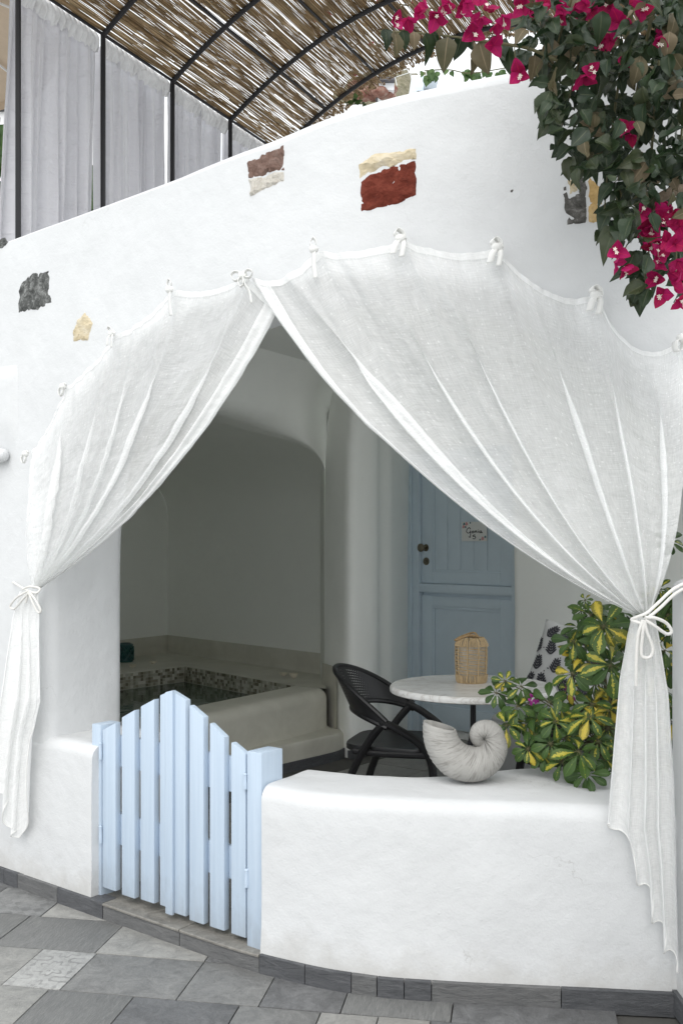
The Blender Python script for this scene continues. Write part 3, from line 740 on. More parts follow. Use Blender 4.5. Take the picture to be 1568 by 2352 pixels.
# name card hung on the door
card = thing('name_card', DP(T0+.5, 1.45, .05), 'white flower decorated name card reading Gonia 5 on the blue door', 'sign')
def card_at(x, y): return on_plane(x, y, (DN.x, DN.y), DN.dot(D0)+.05)
c0 = card_at(1060, 1199); c1 = card_at(1117, 1243)
def cu(u, v, o=0):    # u right, v down in 0..1
    k = c0.lerp(Vector((c1.x, c1.y, c0.z)), u); return Vector((k.x+DN.x*o, k.y+DN.y*o, lerp(c0.z, c1.z, v)))
m = MB(); cq = [(0, 0), (1, 0), (1, 1), (0, 1)]
m.add([cu(u, v, 0) for u, v in cq]+[cu(u, v, -.006) for u, v in cq], [(0, 1, 2, 3), (7, 6, 5, 4), (0, 4, 5, 1), (1, 5, 6, 2), (2, 6, 7, 3), (3, 7, 4, 0)]); m.build('card_board', M['card'], card, False, fixn=True)
def strokes(paths, wd, mat, name):
    m = MB()
    for pth in paths:
        pts = catmull([Vector((a, b)) for a, b in pth], 5) if len(pth) > 2 else [Vector(p) for p in pth]
        m.tube([cu(p.x, p.y, .0015) for p in pts], wd, 5, True)
    m.build(name, mat, card)
G = [[(.36, .38), (.31, .30), (.22, .38), (.20, .52), (.27, .58), (.35, .52), (.36, .45), (.36, .66), (.34, .80), (.29, .76)],
     [(.46, .47), (.41, .52), (.44, .58), (.49, .53), (.46, .47)], [(.53, .46), (.53, .57), (.55, .49), (.59, .47), (.61, .57)],
     [(.66, .47), (.66, .57)], [(.66, .41), (.662, .412)], [(.78, .47), (.72, .50), (.73, .57), (.79, .53), (.79, .46), (.80, .57), (.84, .54)],
     [(.55, .68), (.47, .69), (.46, .76), (.53, .75), (.56, .81), (.51, .88), (.45, .86)]]
strokes(G, .0028, M['ink'], 'lettering')
def blob(u, v, r, mat, name):
    m = MB(); ring = [cu(u+r*math.cos(a*.7)*(1+.25*math.sin(a*2.1)), v+r*1.6*math.sin(a*.7)*(1+.2*math.cos(a*2.1)), .002) for a in range(9)]
    m.add([cu(u, v, .003)]+ring, [(0, i, i % 9+1) for i in range(1, 10)]); m.build(name, mat, card, False, fixn=True)
for u, v, r in ((.08, .24, .055), (.2, .1, .06), (.85, .86, .06)): blob(u, v, r, M['pinkprint'], 'printed_flower')
for u, v, r in ((.1, .1, .045), (.16, .26, .035), (.35, .05, .03), (.95, .78, .04), (.74, .92, .03)): blob(u, v, r, M['greenprint'], 'printed_leaf')

# hot tub of beige microcement in the alcove
tub = thing('hot_tub', (-.9, 6.8, 0), 'beige microcement hot tub filling the dark alcove behind the gate', 'hot tub')
RZ = .477; N1, N2 = Vector((-.10, 6.70)), Vector((-1.62, 4.35)); T1_, T2_, T3_, T4_ = Vector((-1.25, 7.95)), Vector((-.31, 6.85)), Vector((-1.68, 4.75)), Vector((-2.7, 6.3))
m = MB()
# rounded front rim: profile swept N1 -> N2
nin = Vector(((N2-N1).y, -(N2-N1).x)).normalized(); nin = nin if nin.x < 0 else -nin     # into the tub
rws = []
for k in range(25):
    f = k/24; base = N1.lerp(N2, f)+Vector((.012*nz(f*6, 1), 0)); row = []
    inn = (T2_.lerp(T3_, f)-base).dot(nin)
    pr = [(-.02, 0), (-.01, .15), (0, .25), (0, RZ-.07)]+[(.07-.07*math.cos(a*math.pi/12), RZ-.07+.07*math.sin(a*math.pi/12)) for a in range(1, 7)]+[(inn, RZ), (inn+.004, RZ-.03), (inn+.004, .1)]
    rws.append([Vector((base.x+nin.x*o, base.y+nin.y*o, z)) for o, z in pr])
m.grid(rws); m.build('front_rim', M['cement'], tub, True, 40)
m = MB()
def quad(a, b, c, d, z, z2=None): m.add([(p.x, p.y, z) for p in (a, b, c, d)], [(0, 1, 2, 3)])
E2 = Vector((-3.1, 6.7))
rim_b = [B_, C_, N1, T2_, T1_]; m.add([(p.x, p.y, RZ) for p in rim_b], [(0, 1, 2, 3, 4)])
m.add([(p.x, p.y, RZ) for p in (B_, T1_, T4_, E2)], [(0, 1, 2, 3)])
m.build('back_rim', M['cement'], tub, False)
# splashback bands
def band(p, q, name='splashback', th=.012, z1=.63, n=6):
    m = MB(); d = (q-p).normalized(); nn = Vector((-d.y, d.x)); nn = nn if nn.dot(Vector((-.4, -1))) > 0 else -nn
    rws = []
    for k in range(n+1):
        b = p.lerp(q, k/n); rws.append([Vector((b.x+nn.x*o, b.y+nn.y*o, z)) for o, z in ((th+.03, RZ-.01), (th+.012, RZ+.012), (th+.004, RZ+.04), (th, z1-.004), (th-.004, z1), (-.02, z1))])
    m.grid(rws); m.build(name, M['cement'], tub, True, 60)
band(C_+Vector((.03, -.03)), B_); band(B_, E_)
m = MB(); pc = [P1+Vector((-.012, .05)), P1+Vector((-.014, -.014)), P1.lerp(P2, .3)+Vector((-.014, -.006)), P1.lerp(P2, .62)+Vector((-.014, -.006))]
m.grid([[Vector((p.x, p.y, z)) for p in pc] for z in (0, .3, .6, .63)]); m.build('splashback', M['cement'], tub, True)
# mosaic band
def mosaic_band(p, q, m):
    L = (q-p).length; d = (q-p)/L; nn = Vector((-d.y, d.x)); nn = nn if nn.dot(Vector((-.3, -1))) > 0 else -nn; g = .0022; c = .0235; n = int(L/c)
    for i in range(n):
        for j in range(5):
            wd = c; a = p+d*(i*c+g/2); b = p+d*(i*c+c-g/2); z1 = RZ-.006-j*c; z0 = z1-c+g; dx = nn*.004
            vs = [(a.x, a.y, z0), (b.x, b.y, z0), (b.x, b.y, z1), (a.x, a.y, z1)]
            fr = [(x+dx.x, y+dx.y, z) for x, y, z in vs]
            m.add(fr+vs, [(0, 1, 2, 3), (0, 4, 5, 1), (1, 5, 6, 2), (2, 6, 7, 3), (3, 7, 4, 0)])
m = MB(); mosaic_band(T1_, T2_, m); mosaic_band(T4_, T1_, m); tag(m.build('mosaic', M['mosaic'], tub, False), kind='stuff')
m = MB(); m.grid([[Vector((p.x, p.y, z)) for p in (T4_, T1_, T2_)] for z in (.1, RZ)]); m.build('basin', M['cement'], tub, False)
m = MB(); m.add([(p.x, p.y, RZ-.125) for p in (T1_, T2_, T3_, T4_)], [(0, 1, 2, 3)]); tag(m.build('water', M['water'], None, False), kind='structure')
# step in front of the tub
SZ = .215; st = roundpoly([Vector((.04, 6.72)), Vector((.0, 6.5)), Vector((-.6, 5.83)), Vector((-1.25, 4.95)), Vector((-1.5, 4.5))], [0, .12, .3, .2, 0], 8)
inn_ = [N1.lerp(N2, min(1, k/(len(st)-1)))+nin*.02 for k in range(len(st))]
m = MB(); rws = []
for p, q in zip(st, inn_):
    d = (q-p).normalized(); r = .04
    pr = [(p, FZ-.02), (p, .1), (p, SZ-r)]+[(p+d*(r-r*math.cos(a*math.pi/10)), SZ-r+r*math.sin(a*math.pi/10)) for a in range(1, 6)]+[(p.lerp(q, .7), SZ), (q-d*.03, SZ+.004), (q, SZ+.03)]
    rws.append([Vector((a.x, a.y, z)) for a, z in pr])
m.grid(rws); m.build('step', M['cement'], tub, True, 60)
m = MB(); ctr = Vector((-.9, 6.6)); off = [p+(p-ctr).normalized()*.012 for p in st]
m.grid([[Vector((p.x, p.y, z)) for p in off] for z in (FZ-.01, .105)]+[[Vector((p.x, p.y, .105)) for p in st]]); m.build('skirting', M['t_skirt'], tub, True, 40)
# dark skirting along the pier
m = MB(); pk = [Vector((.04, 6.485)), Vector((.05, 6.483)), Vector((.25, 6.66)), Vector((.262, 6.7))]
m.grid([[Vector((p.x, p.y-.012, z)) for p in pk] for z in (FZ, .11)]); m.build('pier_skirting', M['t_skirt'], house, True)

# teal lantern and shell candles on the rim
bl = at_z(287, 1520, RZ); tl = thing('teal_lantern', bl, 'dark teal openwork ceramic lantern on the far left rim of the tub', 'lantern')
m = MB(); R_ = .068; H_ = .155
m.lathe(bl, [(.001, .001), (R_, .001), (R_+.002, .012), (R_, .022), (R_-.006, .022)], 24); m.build('base_ring', M['teal'], tl, True, 30)
m = MB(); m.lathe(bl, [(R_-.006, H_-.03), (R_, H_-.03), (R_+.003, H_-.02), (R_, H_-.008), (R_-.02, H_), (R_-.022, H_-.004)], 24); m.build('top_ring', M['teal'], tl, True, 30)
m = MB()
for k in range(9):
    for sgn in (1, -1):
        m.tube([bl+Vector((math.cos(a)*R_, math.sin(a)*R_, .02+(H_-.05)*i/8)) for i in range(9) for a in [2*math.pi*k/9+sgn*i*.17]], .0085, 6)
m.build('lattice', M['teal'], tl)
m = MB(); m.lathe(bl, [(.045, .02), (.045, H_-.03)], 16); m.build('liner', M['teal'], tl)
cl = [('pale shell candle beside the teal lantern on the tub rim', 306, 1534), ('pale shell candle on the far tub rim near its back corner', 353, 1526), ('small pale shell candle on the right tub rim, the left of two', 651, 1553), ('upright pale shell candle on the right tub rim, next to the pier', 675, 1560)]
for i, (lb, x, y) in enumerate(cl):
    b = at_z(x, y, RZ); c = thing('shell_candle', b, lb, 'candle', 'shell candles on the tub rim')
    m = MB(); rws = []
    for k in range(13):
        a = -1.3+2.6*k/12; ridge = 1+.08*(k % 2); rws.append([b+Vector((math.sin(a)*.034*f*ridge, -.02+.03*math.cos(a)*f, .004+.022*f*f)) for f in (.05, .4, .7, 1)])
    m.grid(rws); o = m.build('shell', M['candle'], c); sm = o.modifiers.new('solid', 'SOLIDIFY'); sm.thickness = .004
    m = MB(); m.lathe(b, [(.001, .012), (.016, .012), (.017, .024), (.001, .026)], 12); m.build('wax', M['candle'], c)
    if i == 3: c.scale = (1.0, 1, 1.6)

# ------------------------------------------------------------ gate
GD = Vector((.787, -.617)); GN = Vector((-.617, -.787)); GC = -2.485-.03
gate = thing('garden_gate', (-.6, 3.68, 0), 'pale blue picket gate with a peaked top between the low white walls', 'gate')
G0 = on_plane(235.6, 1900, GN, GC); g0 = Vector((G0.x, G0.y))
def gt(x, y): p = on_plane(x, y, GN, GC); return (Vector((p.x, p.y))-g0).dot(GD), p.z
def GP(t, z, o=0): q = g0+GD*t+GN*o; return Vector((q.x, q.y, z))
def picket(x0, x1, ytl, ytr, yb, th=.026, o=0, name='picket'):
    t0, z0 = gt(x0, ytl); t1, z1 = gt(x1, ytr); zb = gt((x0+x1)/2, yb)[1]
    bm = bmesh.new(); fr = [(t0, zb), (t1, zb), (t1, z1), (t0, z0)]
    vf = [bm.verts.new(GP(a, b, o)) for a, b in fr]; vb = [bm.verts.new(GP(a, b, o-th)) for a, b in fr]
    bm.faces.new(vf); bm.faces.new(vb[::-1])
    for i in range(4): bm.faces.new((vf[i], vb[i], vb[(i+1) % 4], vf[(i+1) % 4]))
    bmesh.ops.recalc_face_normals(bm, faces=bm.faces[:])
    bmesh.ops.bevel(bm, geom=bm.edges[:], offset=.0035, segments=2, profile=.6, affect='EDGES'); bm.verts.index_update()
    m = MB(); m.add([v.co.copy() for v in bm.verts], [[v.index for v in f.verts] for f in bm.faces]); bm.free()
    return m.build(name, M['blue_paint'], gate, True, 35)
def gx(c): return 200.3+c*.2945
def gy(c): return 1550.5+c*.2945
for x0, x1, a, b, yb in ((120, 222, 428, 372, 1672), (270, 370, 330, 272, 1730), (417, 522, 245, 188, 1768), (567, 655, 158, 120, 1808), (660, 768, 128, 196, 1868), (797, 908, 235, 330, 1930), (955, 1068, 375, 485, 1980), (1122, 1234, 525, 618, 2035)):
    picket(gx(x0), gx(x1), gy(a), gy(b), gy(yb))
picket(gx(628), gx(682), gy(130), gy(118), gy(1862), .012, .0125, name='batten')
for ca, ya, yb in ((400, 515, 765), (945, 620, 895), (400, 1142, 1393), (945, 1312, 1568)):
    t_, z1 = gt(gx(ca), gy(ya)); z0 = gt(gx(ca), gy(yb))[1]
    lt = gt(gx(124), 1900)[0]; rt_ = gt(gx(1230), 1900)[0]; mid = gt(gx(657), 1900)[0]
    a, b = (lt, mid-.004) if ca == 400 else (mid+.004, rt_)
    m = MB(); c = GP((a+b)/2, (z0+z1)/2, -.0262-.011); m.box(c, b-a, .022, z1-z0, GD, bev=.004); m.build('rail', M['blue_paint'], gate, True, 35)
# posts and hinges
tl0 = gt(213, 1900)[0]; tr0 = gt(569, 1900)[0]; tr1 = gt(603, 1900)[0]
pz = .735
m = MB(); c = GP((tl0-.002)/2-.002, (pz+.055)/2, -.046); m.box(c, -tl0-.004, .10, pz-.055, GD, bev=.006); m.build('post', M['blue_paint'], gate, True, 35)
zr = gt(588, 1727)[1]
m = MB(); c = GP((tr0+tr1)/2, (zr+.055)/2, -.05); m.box(c, tr1-tr0, .11, zr-.055, GD, bev=.006); m.build('post', M['blue_paint'], gate, True, 35)
for x, y0, y1 in ((234, 1707, 1744), (234, 1898, 1936), (566, 1778, 1812), (569, 1998, 2037)):
    t_, z1 = gt(x, y0); z0 = gt(x, y1)[1]; m = MB(); m.tube([GP(t_, z, .006) for z in (z0, (z0+z1)/2-.001, (z0+z1)/2+.001, z1)], [.007, .007, .0062, .0062], 8); m.tube([GP(t_, z, .006) for z in (z1, z1+.005)], [.0075, .004], 8)
    m.build('hinge', M['blue_paint'], gate, True, 40)

# ------------------------------------------------------------ table, lantern, chairs
TZ = .83; tc = Vector((.575, 4.38, 0))
tab = thing('bistro_table', (tc.x, tc.y, FZ), 'round white marble bistro table with thin black metal stem', 'table')
m = MB(); R_ = .362; prof = [(.001, TZ-.03), (R_-.006, TZ-.03), (R_, TZ-.026), (R_+.002, TZ-.015), (R_-.001, TZ-.006), (R_-.008, TZ), (R_-.03, TZ), (.001, TZ)]
m.lathe((tc.x, tc.y, 0), prof, 72); m.build('marble_top', M['marble'], tab, True, 40)
sp = [(0, 0, TZ-.03), (0, 0, .66), (-.004, 0, .62), (-.016, 0, .56), (-.02, 0, .5), (-.02, 0, .2), (-.0, 0, .12)]
m = MB(); m.tube([p+Vector((tc.x-.005, tc.y-.06, 0)) for p in catmull(sp, 5)], .0125, 10); m.build('stem', M['black_metal'], tab)
for k in range(3):
    a = k*2.094+.5; m = MB(); m.tube([Vector((tc.x-.005+math.cos(a)*r, tc.y-.06+math.sin(a)*r, z)) for r, z in ((0, .2), (.08, .17), (.18, .10), (.26, FZ+.012), (.29, FZ+.012))], .011, 8); m.build('foot', M['black_metal'], tab)
m = MB(); m.lathe((tc.x-.005, tc.y-.06, 0), [(.001, TZ-.045), (.09, TZ-.045), (.09, TZ-.0305), (.001, TZ-.0305)], 24); m.build('mount_plate', M['black_metal'], tab, True, 30)
# wicker lantern
lb = at_z(1082, 1567, TZ); lan = thing('wicker_lantern', lb, 'woven natural seagrass lantern standing on the marble table', 'lantern')
def lr(z): return interp([0, .01, .03, .10, .155, .17, .19, .2], [.060, .064, .067, .071, .071, .070, .060, .05], z)
m = MB()
for i in range(23):
    z = .036+i*.0055
    m.tube([lb+Vector((math.cos(a)*lr(z), math.sin(a)*lr(z), z+.0016*math.sin(a*3+i*2.1))) for a in [2*math.pi*k/26 for k in range(27)]], .0017, 5, False)
tag(m.build('woven_rings', M['rattan'], lan), kind='stuff')
for k in range(9):
    a = 2*math.pi*k/9+.15; m = MB(); m.tube([lb+Vector((math.cos(a)*(lr(z)+.001), math.sin(a)*(lr(z)+.001), z)) for z in [.01+.016*i for i in range(11)]], .0028, 6); m.build('upright', M['rattan'], lan)
for z0, z1, nm in ((.0, .036, 'bottom_binding'), (.162, .2, 'top_binding')):
    m = MB(); 
    for k in range(72):
        a = 2*math.pi*k/72; j = random.uniform(-.06, .06)
        m.tube([lb+Vector((math.cos(a+j*i/4)*(lr(lerp(z0, z1, i/4))+.002+random.uniform(0, .002)), math.sin(a+j*i/4)*(lr(lerp(z0, z1, i/4))+.002), lerp(z0, z1, i/4)+.001)) for i in range(5)], .0029, 5)
    tag(m.build(nm, M['rattan'], lan), kind='stuff')
m = MB(); m.lathe(lb, [(.052, .004), (.058, .02), (.061, .10), (.061, .16), (.052, .185), (.03, .188)], 24); m.build('liner', M['glassy'], lan)
m = MB(); m.tube(catmull([lb+Vector(p) for p in ((.02, -.02, .197), (-.02, -.045, .212), (-.055, -.03, .198), (-.075, -.01, .19), (-.04, .02, .205), (.01, .01, .222), (.025, -.01, .21), (.04, .0, .195))], 6), .0045, 7)
m.tube(catmull([lb+Vector(p) for p in ((.045, -.01, .19), (.0, -.05, .216), (-.06, -.025, .203))], 6), .0042, 7); m.build('handle', M['rattan_d'], lan)

def make_chair(loc, yaw, label):
    ch = thing('armchair', (loc[0], loc[1], FZ), label, 'chair', 'black plastic armchairs at the table')
    c, s_ = math.cos(yaw), math.sin(yaw)
    def W(p): return Vector((loc[0]+p[0]*c-p[1]*s_, loc[1]+p[0]*s_+p[1]*c, FZ+p[2]))
    # seat: gently dished, rounded
    m = MB(); rws = []; SZ_ = .455
    for k in range(9):
        f = k/8; row = []
        for a in range(40):
            t_ = 2*math.pi*a/40; e = .42; cx = math.copysign(abs(math.cos(t_))**e, math.cos(t_)); cy = math.copysign(abs(math.sin(t_))**e, math.sin(t_))
            wx, wy = .215, .225-.02*(-cx); row.append(W((cx*wx*f, cy*wy*f, SZ_-.012*(1-f*f)-.0*f)))
        rws.append(row)
    for dz, f in ((-.008, 1.012), (-.025, 1.01), (-.032, .97)):
        row = []
        for a in range(40):
            t_ = 2*math.pi*a/40; e = .42; cx = math.copysign(abs(math.cos(t_))**e, math.cos(t_)); cy = math.copysign(abs(math.sin(t_))**e, math.sin(t_)); row.append(W((cx*.215*f, cy*(.225+.02*cx)*f, SZ_+dz)))
        rws.append(row)
    m.grid(rws, closed_u=True); m.build('seat', M['black_plastic'], ch, True, 50)
    # backrest: wrap-around perforated shell
    m = MB(); rows_ = []; uv = []; NT_ = 48; NV = 12
    def bk(th, v, o=0.0):
        u = th/1.55; R = .275; e = abs(u)
        hh = .092*(1-.84*e**1.9); zc = .705-.135*e**2.2; lean = .045*(v)
        x = -R*math.cos(th)*1.02+.03-lean*math.cos(th)-o*math.cos(th); y = R*math.sin(th)*.98+o*math.sin(th)
        return (x, y, zc+hh*v)
    for k in range(NT_+1):
        th = -1.55+3.1*k/NT_
        loop = [(bk(th, -1+2*i/NV), (k/NT_*62, i/NV*13)) for i in range(NV+1)]
        back_ = [(bk(th, 1-2*i/NV, .012), (k/NT_*62, (NV-i)/NV*13)) for i in range(NV+1)]
        rows_.append([W(p) for p, q in loop+back_]); uv.append([q for p, q in loop+back_])
    m.grid(rows_, uv, closed_u=True); b = len(m.v); n_ = len(rows_[0]); m.f += [tuple(range(n_)), tuple(range(b-n_, b))]; m.mi += [0, 0]
    m.build('backrest', M['perf'], ch, True, 50, fixn=True)
    for v, nm in ((1, 'top_rim'), (-1, 'lower_rim')):
        m = MB(); m.tube([W(bk(-1.55+3.1*k/40, v, .006)) for k in range(41)], .0125, 8); m.build(nm, M['black_plastic'], ch)
    for sy in (-1, 1):
        e = bk(1.52*sy, 0)
        def T_(pts, r, nm): m = MB(); m.tube([W(p) for p in catmull(pts, 6)], r, 10); m.build(nm, M['black_plastic'], ch)
        yb = e[1]
        T_([(e[0]-.01, yb, e[2]), (-.07, sy*.245, .48), (-.155, sy*.225, .33), (-.225, sy*.225, .12), (-.245, sy*.225, 0)], [.019]*24+[.016], 'leg')
        T_([(e[0]-.02, yb, e[2]+.008), (.08, sy*.258, .545), (.18, sy*.238, .475), (.225, sy*.225, .38), (.235, sy*.225, .2), (.245, sy*.225, 0)], [.019]*30+[.016], 'leg')
        T_([(-.15, sy*.222, .43), (0, sy*.226, .425), (.21, sy*.226, .43)], .016, 'side_rail')
    return ch
make_chair((.265, 4.84), -.30, 'black perforated plastic armchair facing the table from the left, near the pier')
make_chair((1.12, 4.46), 2.2, 'second black plastic armchair mostly hidden behind the variegated shrub')

# bench and cushion along the right porch wall
bn = thing('bench', (1.35, 5.5, FZ), 'grey plastered bench along the right porch wall', 'bench')
m = MB(); m.prism([(.86, 5.75), (1.45, 4.9), (1.93, 4.9), (1.93, 5.44), (1.1, 6.3)], FZ, .47); o = m.build('bench_body', M['bench_cloth'], bn, True, 30, fixn=True); bv = o.modifiers.new('b', 'BEVEL'); bv.width = .03; bv.segments = 4
pc = at(1303, 1518, 5.55); pil = thing('cushion', pc, 'white cushion with dark coral leaf print leaning behind the shrub', 'cushion')
def pw(u, v, o):     # u,v in -1..1
    ro = -.17; x, z = u*.215, v*.205; x, z = x*math.cos(ro)-z*math.sin(ro), x*math.sin(ro)+z*math.cos(ro)
    d = Vector((.78, -.62, 0)); n_ = Vector((-.58, -.73, .36)).normalized(); upv = n_.cross(d); upv = upv if upv.z > 0 else -upv
    return pc+d*x+upv*z+n_*o
def pth(u, v): return .065*max(0, (1-abs(u)**3.0)*(1-abs(v)**3.0))**.6
def pe(u, v): k = 1-.06*(1-abs(v)**2)*abs(u)**4*1; return u*(1-.07*(1-v*v)*1), v*(1-.07*(1-u*u))
m = MB(); n_ = 20
for sg in (1, -1): m.grid([[pw(*pe(-1+2*i/n_, -1+2*j/n_), sg*pth(-1+2*i/n_, -1+2*j/n_)) for i in range(n_+1)] for j in range(n_+1)])
m.build('cushion_cover', M['pillow'], pil, True, 180)
m = MB(); rp = random.Random(3)
def lobe(cx, cy, ang, L, wd):
    ring = []
    for k in range(12):
        a = 2*math.pi*k/12; x, y = L*.5+math.cos(a)*L*.5, math.sin(a)*wd; u, v = cx+x*math.cos(ang)-y*math.sin(ang), cy+x*math.sin(ang)+y*math.cos(ang)
        u = max(-.97, min(.97, u)); v = max(-.97, min(.97, v)); ring.append(pw(*pe(u, v), pth(u, v)+.004))
    m.add(ring, [tuple(range(12))])
for gx_, gy_ in [(a*.56-.95+(.25 if b % 2 else 0), b*.5-1.0) for a in range(4) for b in range(5)]:
    an = rp.uniform(.9, 1.9); Lb = .46
    for k in range(5):
        f = k/4; px, py = gx_+math.cos(an)*Lb*f*.7, gy_+math.sin(an)*Lb*f*.7
        lobe(px, py, an, .10, .016)
        for sgn in (1, -1): lobe(px, py, an+sgn*(.8), .24*(1-.4*f), .03)
    lobe(gx_+math.cos(an)*Lb*.7, gy_+math.sin(an)*Lb*.7, an, .14, .024)
    for k in range(3): lobe(gx_+rp.uniform(.22, .36), gy_+rp.uniform(-.1, .3), 0, .04, .02)
tag(m.build('leaf_print', M['greyprint'], pil, False), kind='stuff')

# ------------------------------------------------------------ nautilus planter on the wall
nb_ = at_z(1062, 1796, .632); nau = thing('shell_planter', nb_, 'pale concrete nautilus shell planter on top of the low white wall', 'planter')
px_m = 3.43/F_
ang = [-735, -555, -375, -285, -195, -150, -105, -60, 0]     # relative to the mouth angle (deg)
rr_ = [1, 3, 8, 13, 21, 32, 52, 77, 102]
ro_ = [8, 16, 22, 25.5, 30, 39, 46, 46, 39]
def nau_pt(a):
    return interp(ang, rr_, a), interp(ang, ro_, a)
cx0 = Vector((nb_.x+46*px_m, nb_.y, nb_.z+84*px_m)); tilt = .0
m = MB(); rws = []; uvs = []; NA = 300; NC = 32
def nsec(a, k, inner=0):
    r, ro = nau_pt(a); ro -= inner; th = math.radians(165-a)     # mouth at 165 deg (left, slightly up); earlier whorls go back clockwise
    c = Vector((math.cos(th)*r, 0, math.sin(th)*r)); rad = Vector((math.cos(th), 0, math.sin(th))); side = Vector((0, 1, 0))
    be = 2*math.pi*k/NC; wide = interp([-700, -200, -100, 0], [.9, 1.0, 1.12, 1.15], a)
    rib = 1+.018*math.sin(a*1.15+1.5*math.sin(be))*(1 if inner == 0 else 0)
    p = c+rad*math.cos(be)*ro*rib+side*math.sin(be)*ro*wide*rib
    return cx0+p*px_m
for i in range(NA+1):
    a = -735+735*i/NA; rws.append([nsec(a, k) for k in range(NC)]); uvs.append([(i/NA*2.2, .5+.5*math.cos(2*math.pi*k/NC)) for k in range(NC)])
for a, inn in ((1.5, 2), (1, 4.5), (-10, 5.5), (-30, 6), (-60, 6), (-85, 6)):
    rws.append([nsec(min(a, 0) if a < 0 else 0, k, inn) for k in range(NC)]); uvs.append([(2.2, .5)]*NC)
m.grid(rws, uvs, closed_u=True); b = len(m.v); m.f.append(tuple(range(b-NC, b))); m.mi.append(0)
o = m.build('shell_body', M['concrete'], nau, True, 80)
zmin = min(v.co.z for v in o.data.vertices)
for v in o.data.vertices: v.co.z -= zmin

# ------------------------------------------------------------ sheer curtains across the arch
def bez(a, b, c, t): return a*(1-t)**2+b*2*t*(1-t)+c*t*t
def ribbon(mb_, pts, wdir, wd):
    pts = catmull(pts, 6); rws = []
    for p in pts: rws.append([p-wdir*wd/2, p, p+wdir*wd/2])
    mb_.grid(rws)
def bow(parent, s, z, style, sc=1.0):
    p, d, n_ = plan_at(s); d3 = Vector((d.x, d.y, 0)); n3 = Vector((n_.x, n_.y, 0)); up = Vector((0, 0, 1)); c = FW(s, z, .045); rnd = random.Random(int(s*1000)+style)
    def L(x, y, zz): return c+(d3*x+n3*y+up*zz)*sc
    m = MB(); wdir = (n3*.75+d3*.45+up*.1).normalized()
    m.tube([L(-.011, .004, .004), L(-.004, .012, .0), L(.006, .012, .0), L(.012, .004, -.003)], [.008*sc, .013*sc, .013*sc, .008*sc], 8)
    if style == 0:      # up-standing loop and one hanging tail
        ribbon(m, [L(0, .008, 0), L(-.012, .012, .02), L(0, .014, .036), L(.012, .012, .02), L(.002, .01, 0)], wdir, .018*sc)
        ribbon(m, [L(0, .012, 0), L(.006, .016, -.03), L(.004, .012, -.06), L(.008, .01, -.095)], (d3*.9+n3*.3).normalized(), .018*sc)
    elif style == 1:    # full bow
        for sg in (-1, 1): ribbon(m, [L(0, .01, 0), L(sg*.025, .016, .014), L(sg*.046, .014, .004), L(sg*.03, .012, -.014), L(0, .012, -.004)], wdir, .02*sc)
        ribbon(m, [L(.0, .012, 0), L(.012, .018, -.03), L(.03, .012, -.06), L(.038, .01, -.10)], (d3*.8+n3*.5).normalized(), .018*sc)
        ribbon(m, [L(0, .012, 0), L(-.01, .02, -.02), L(.0, .02, -.04), L(.012, .02, -.025), L(.002, .014, 0)], wdir, .018*sc)
    elif style == 2:    # small knot with short loop
        ribbon(m, [L(0, .008, 0), L(-.02, .014, -.012), L(-.018, .014, -.035), L(-.002, .014, -.03), L(.002, .01, 0)], wdir, .02*sc)
        ribbon(m, [L(0, .008, 0), L(.012, .012, .012), L(.022, .012, .004)], wdir, .016*sc)
    else:
        ribbon(m, [L(0, .008, 0), L(-.016, .016, .012), L(-.008, .02, .024), L(.008, .016, .014), L(.012, .012, -.004)], wdir, .022*sc)
        ribbon(m, [L(0, .01, 0), L(-.012, .02, -.018), L(-.02, .016, -.045)], (d3*.9+n3*.3).normalized(), .02*sc)
        ribbon(m, [L(.004, .01, 0), L(.010, .02, -.022), L(.004, .016, -.055)], (d3*.9+n3*.3).normalized(), .016*sc)
    o = m.build('bow', M['ribbon'], parent, True, 180); sm = o.modifiers.new('s', 'SOLIDIFY'); sm.thickness = .002
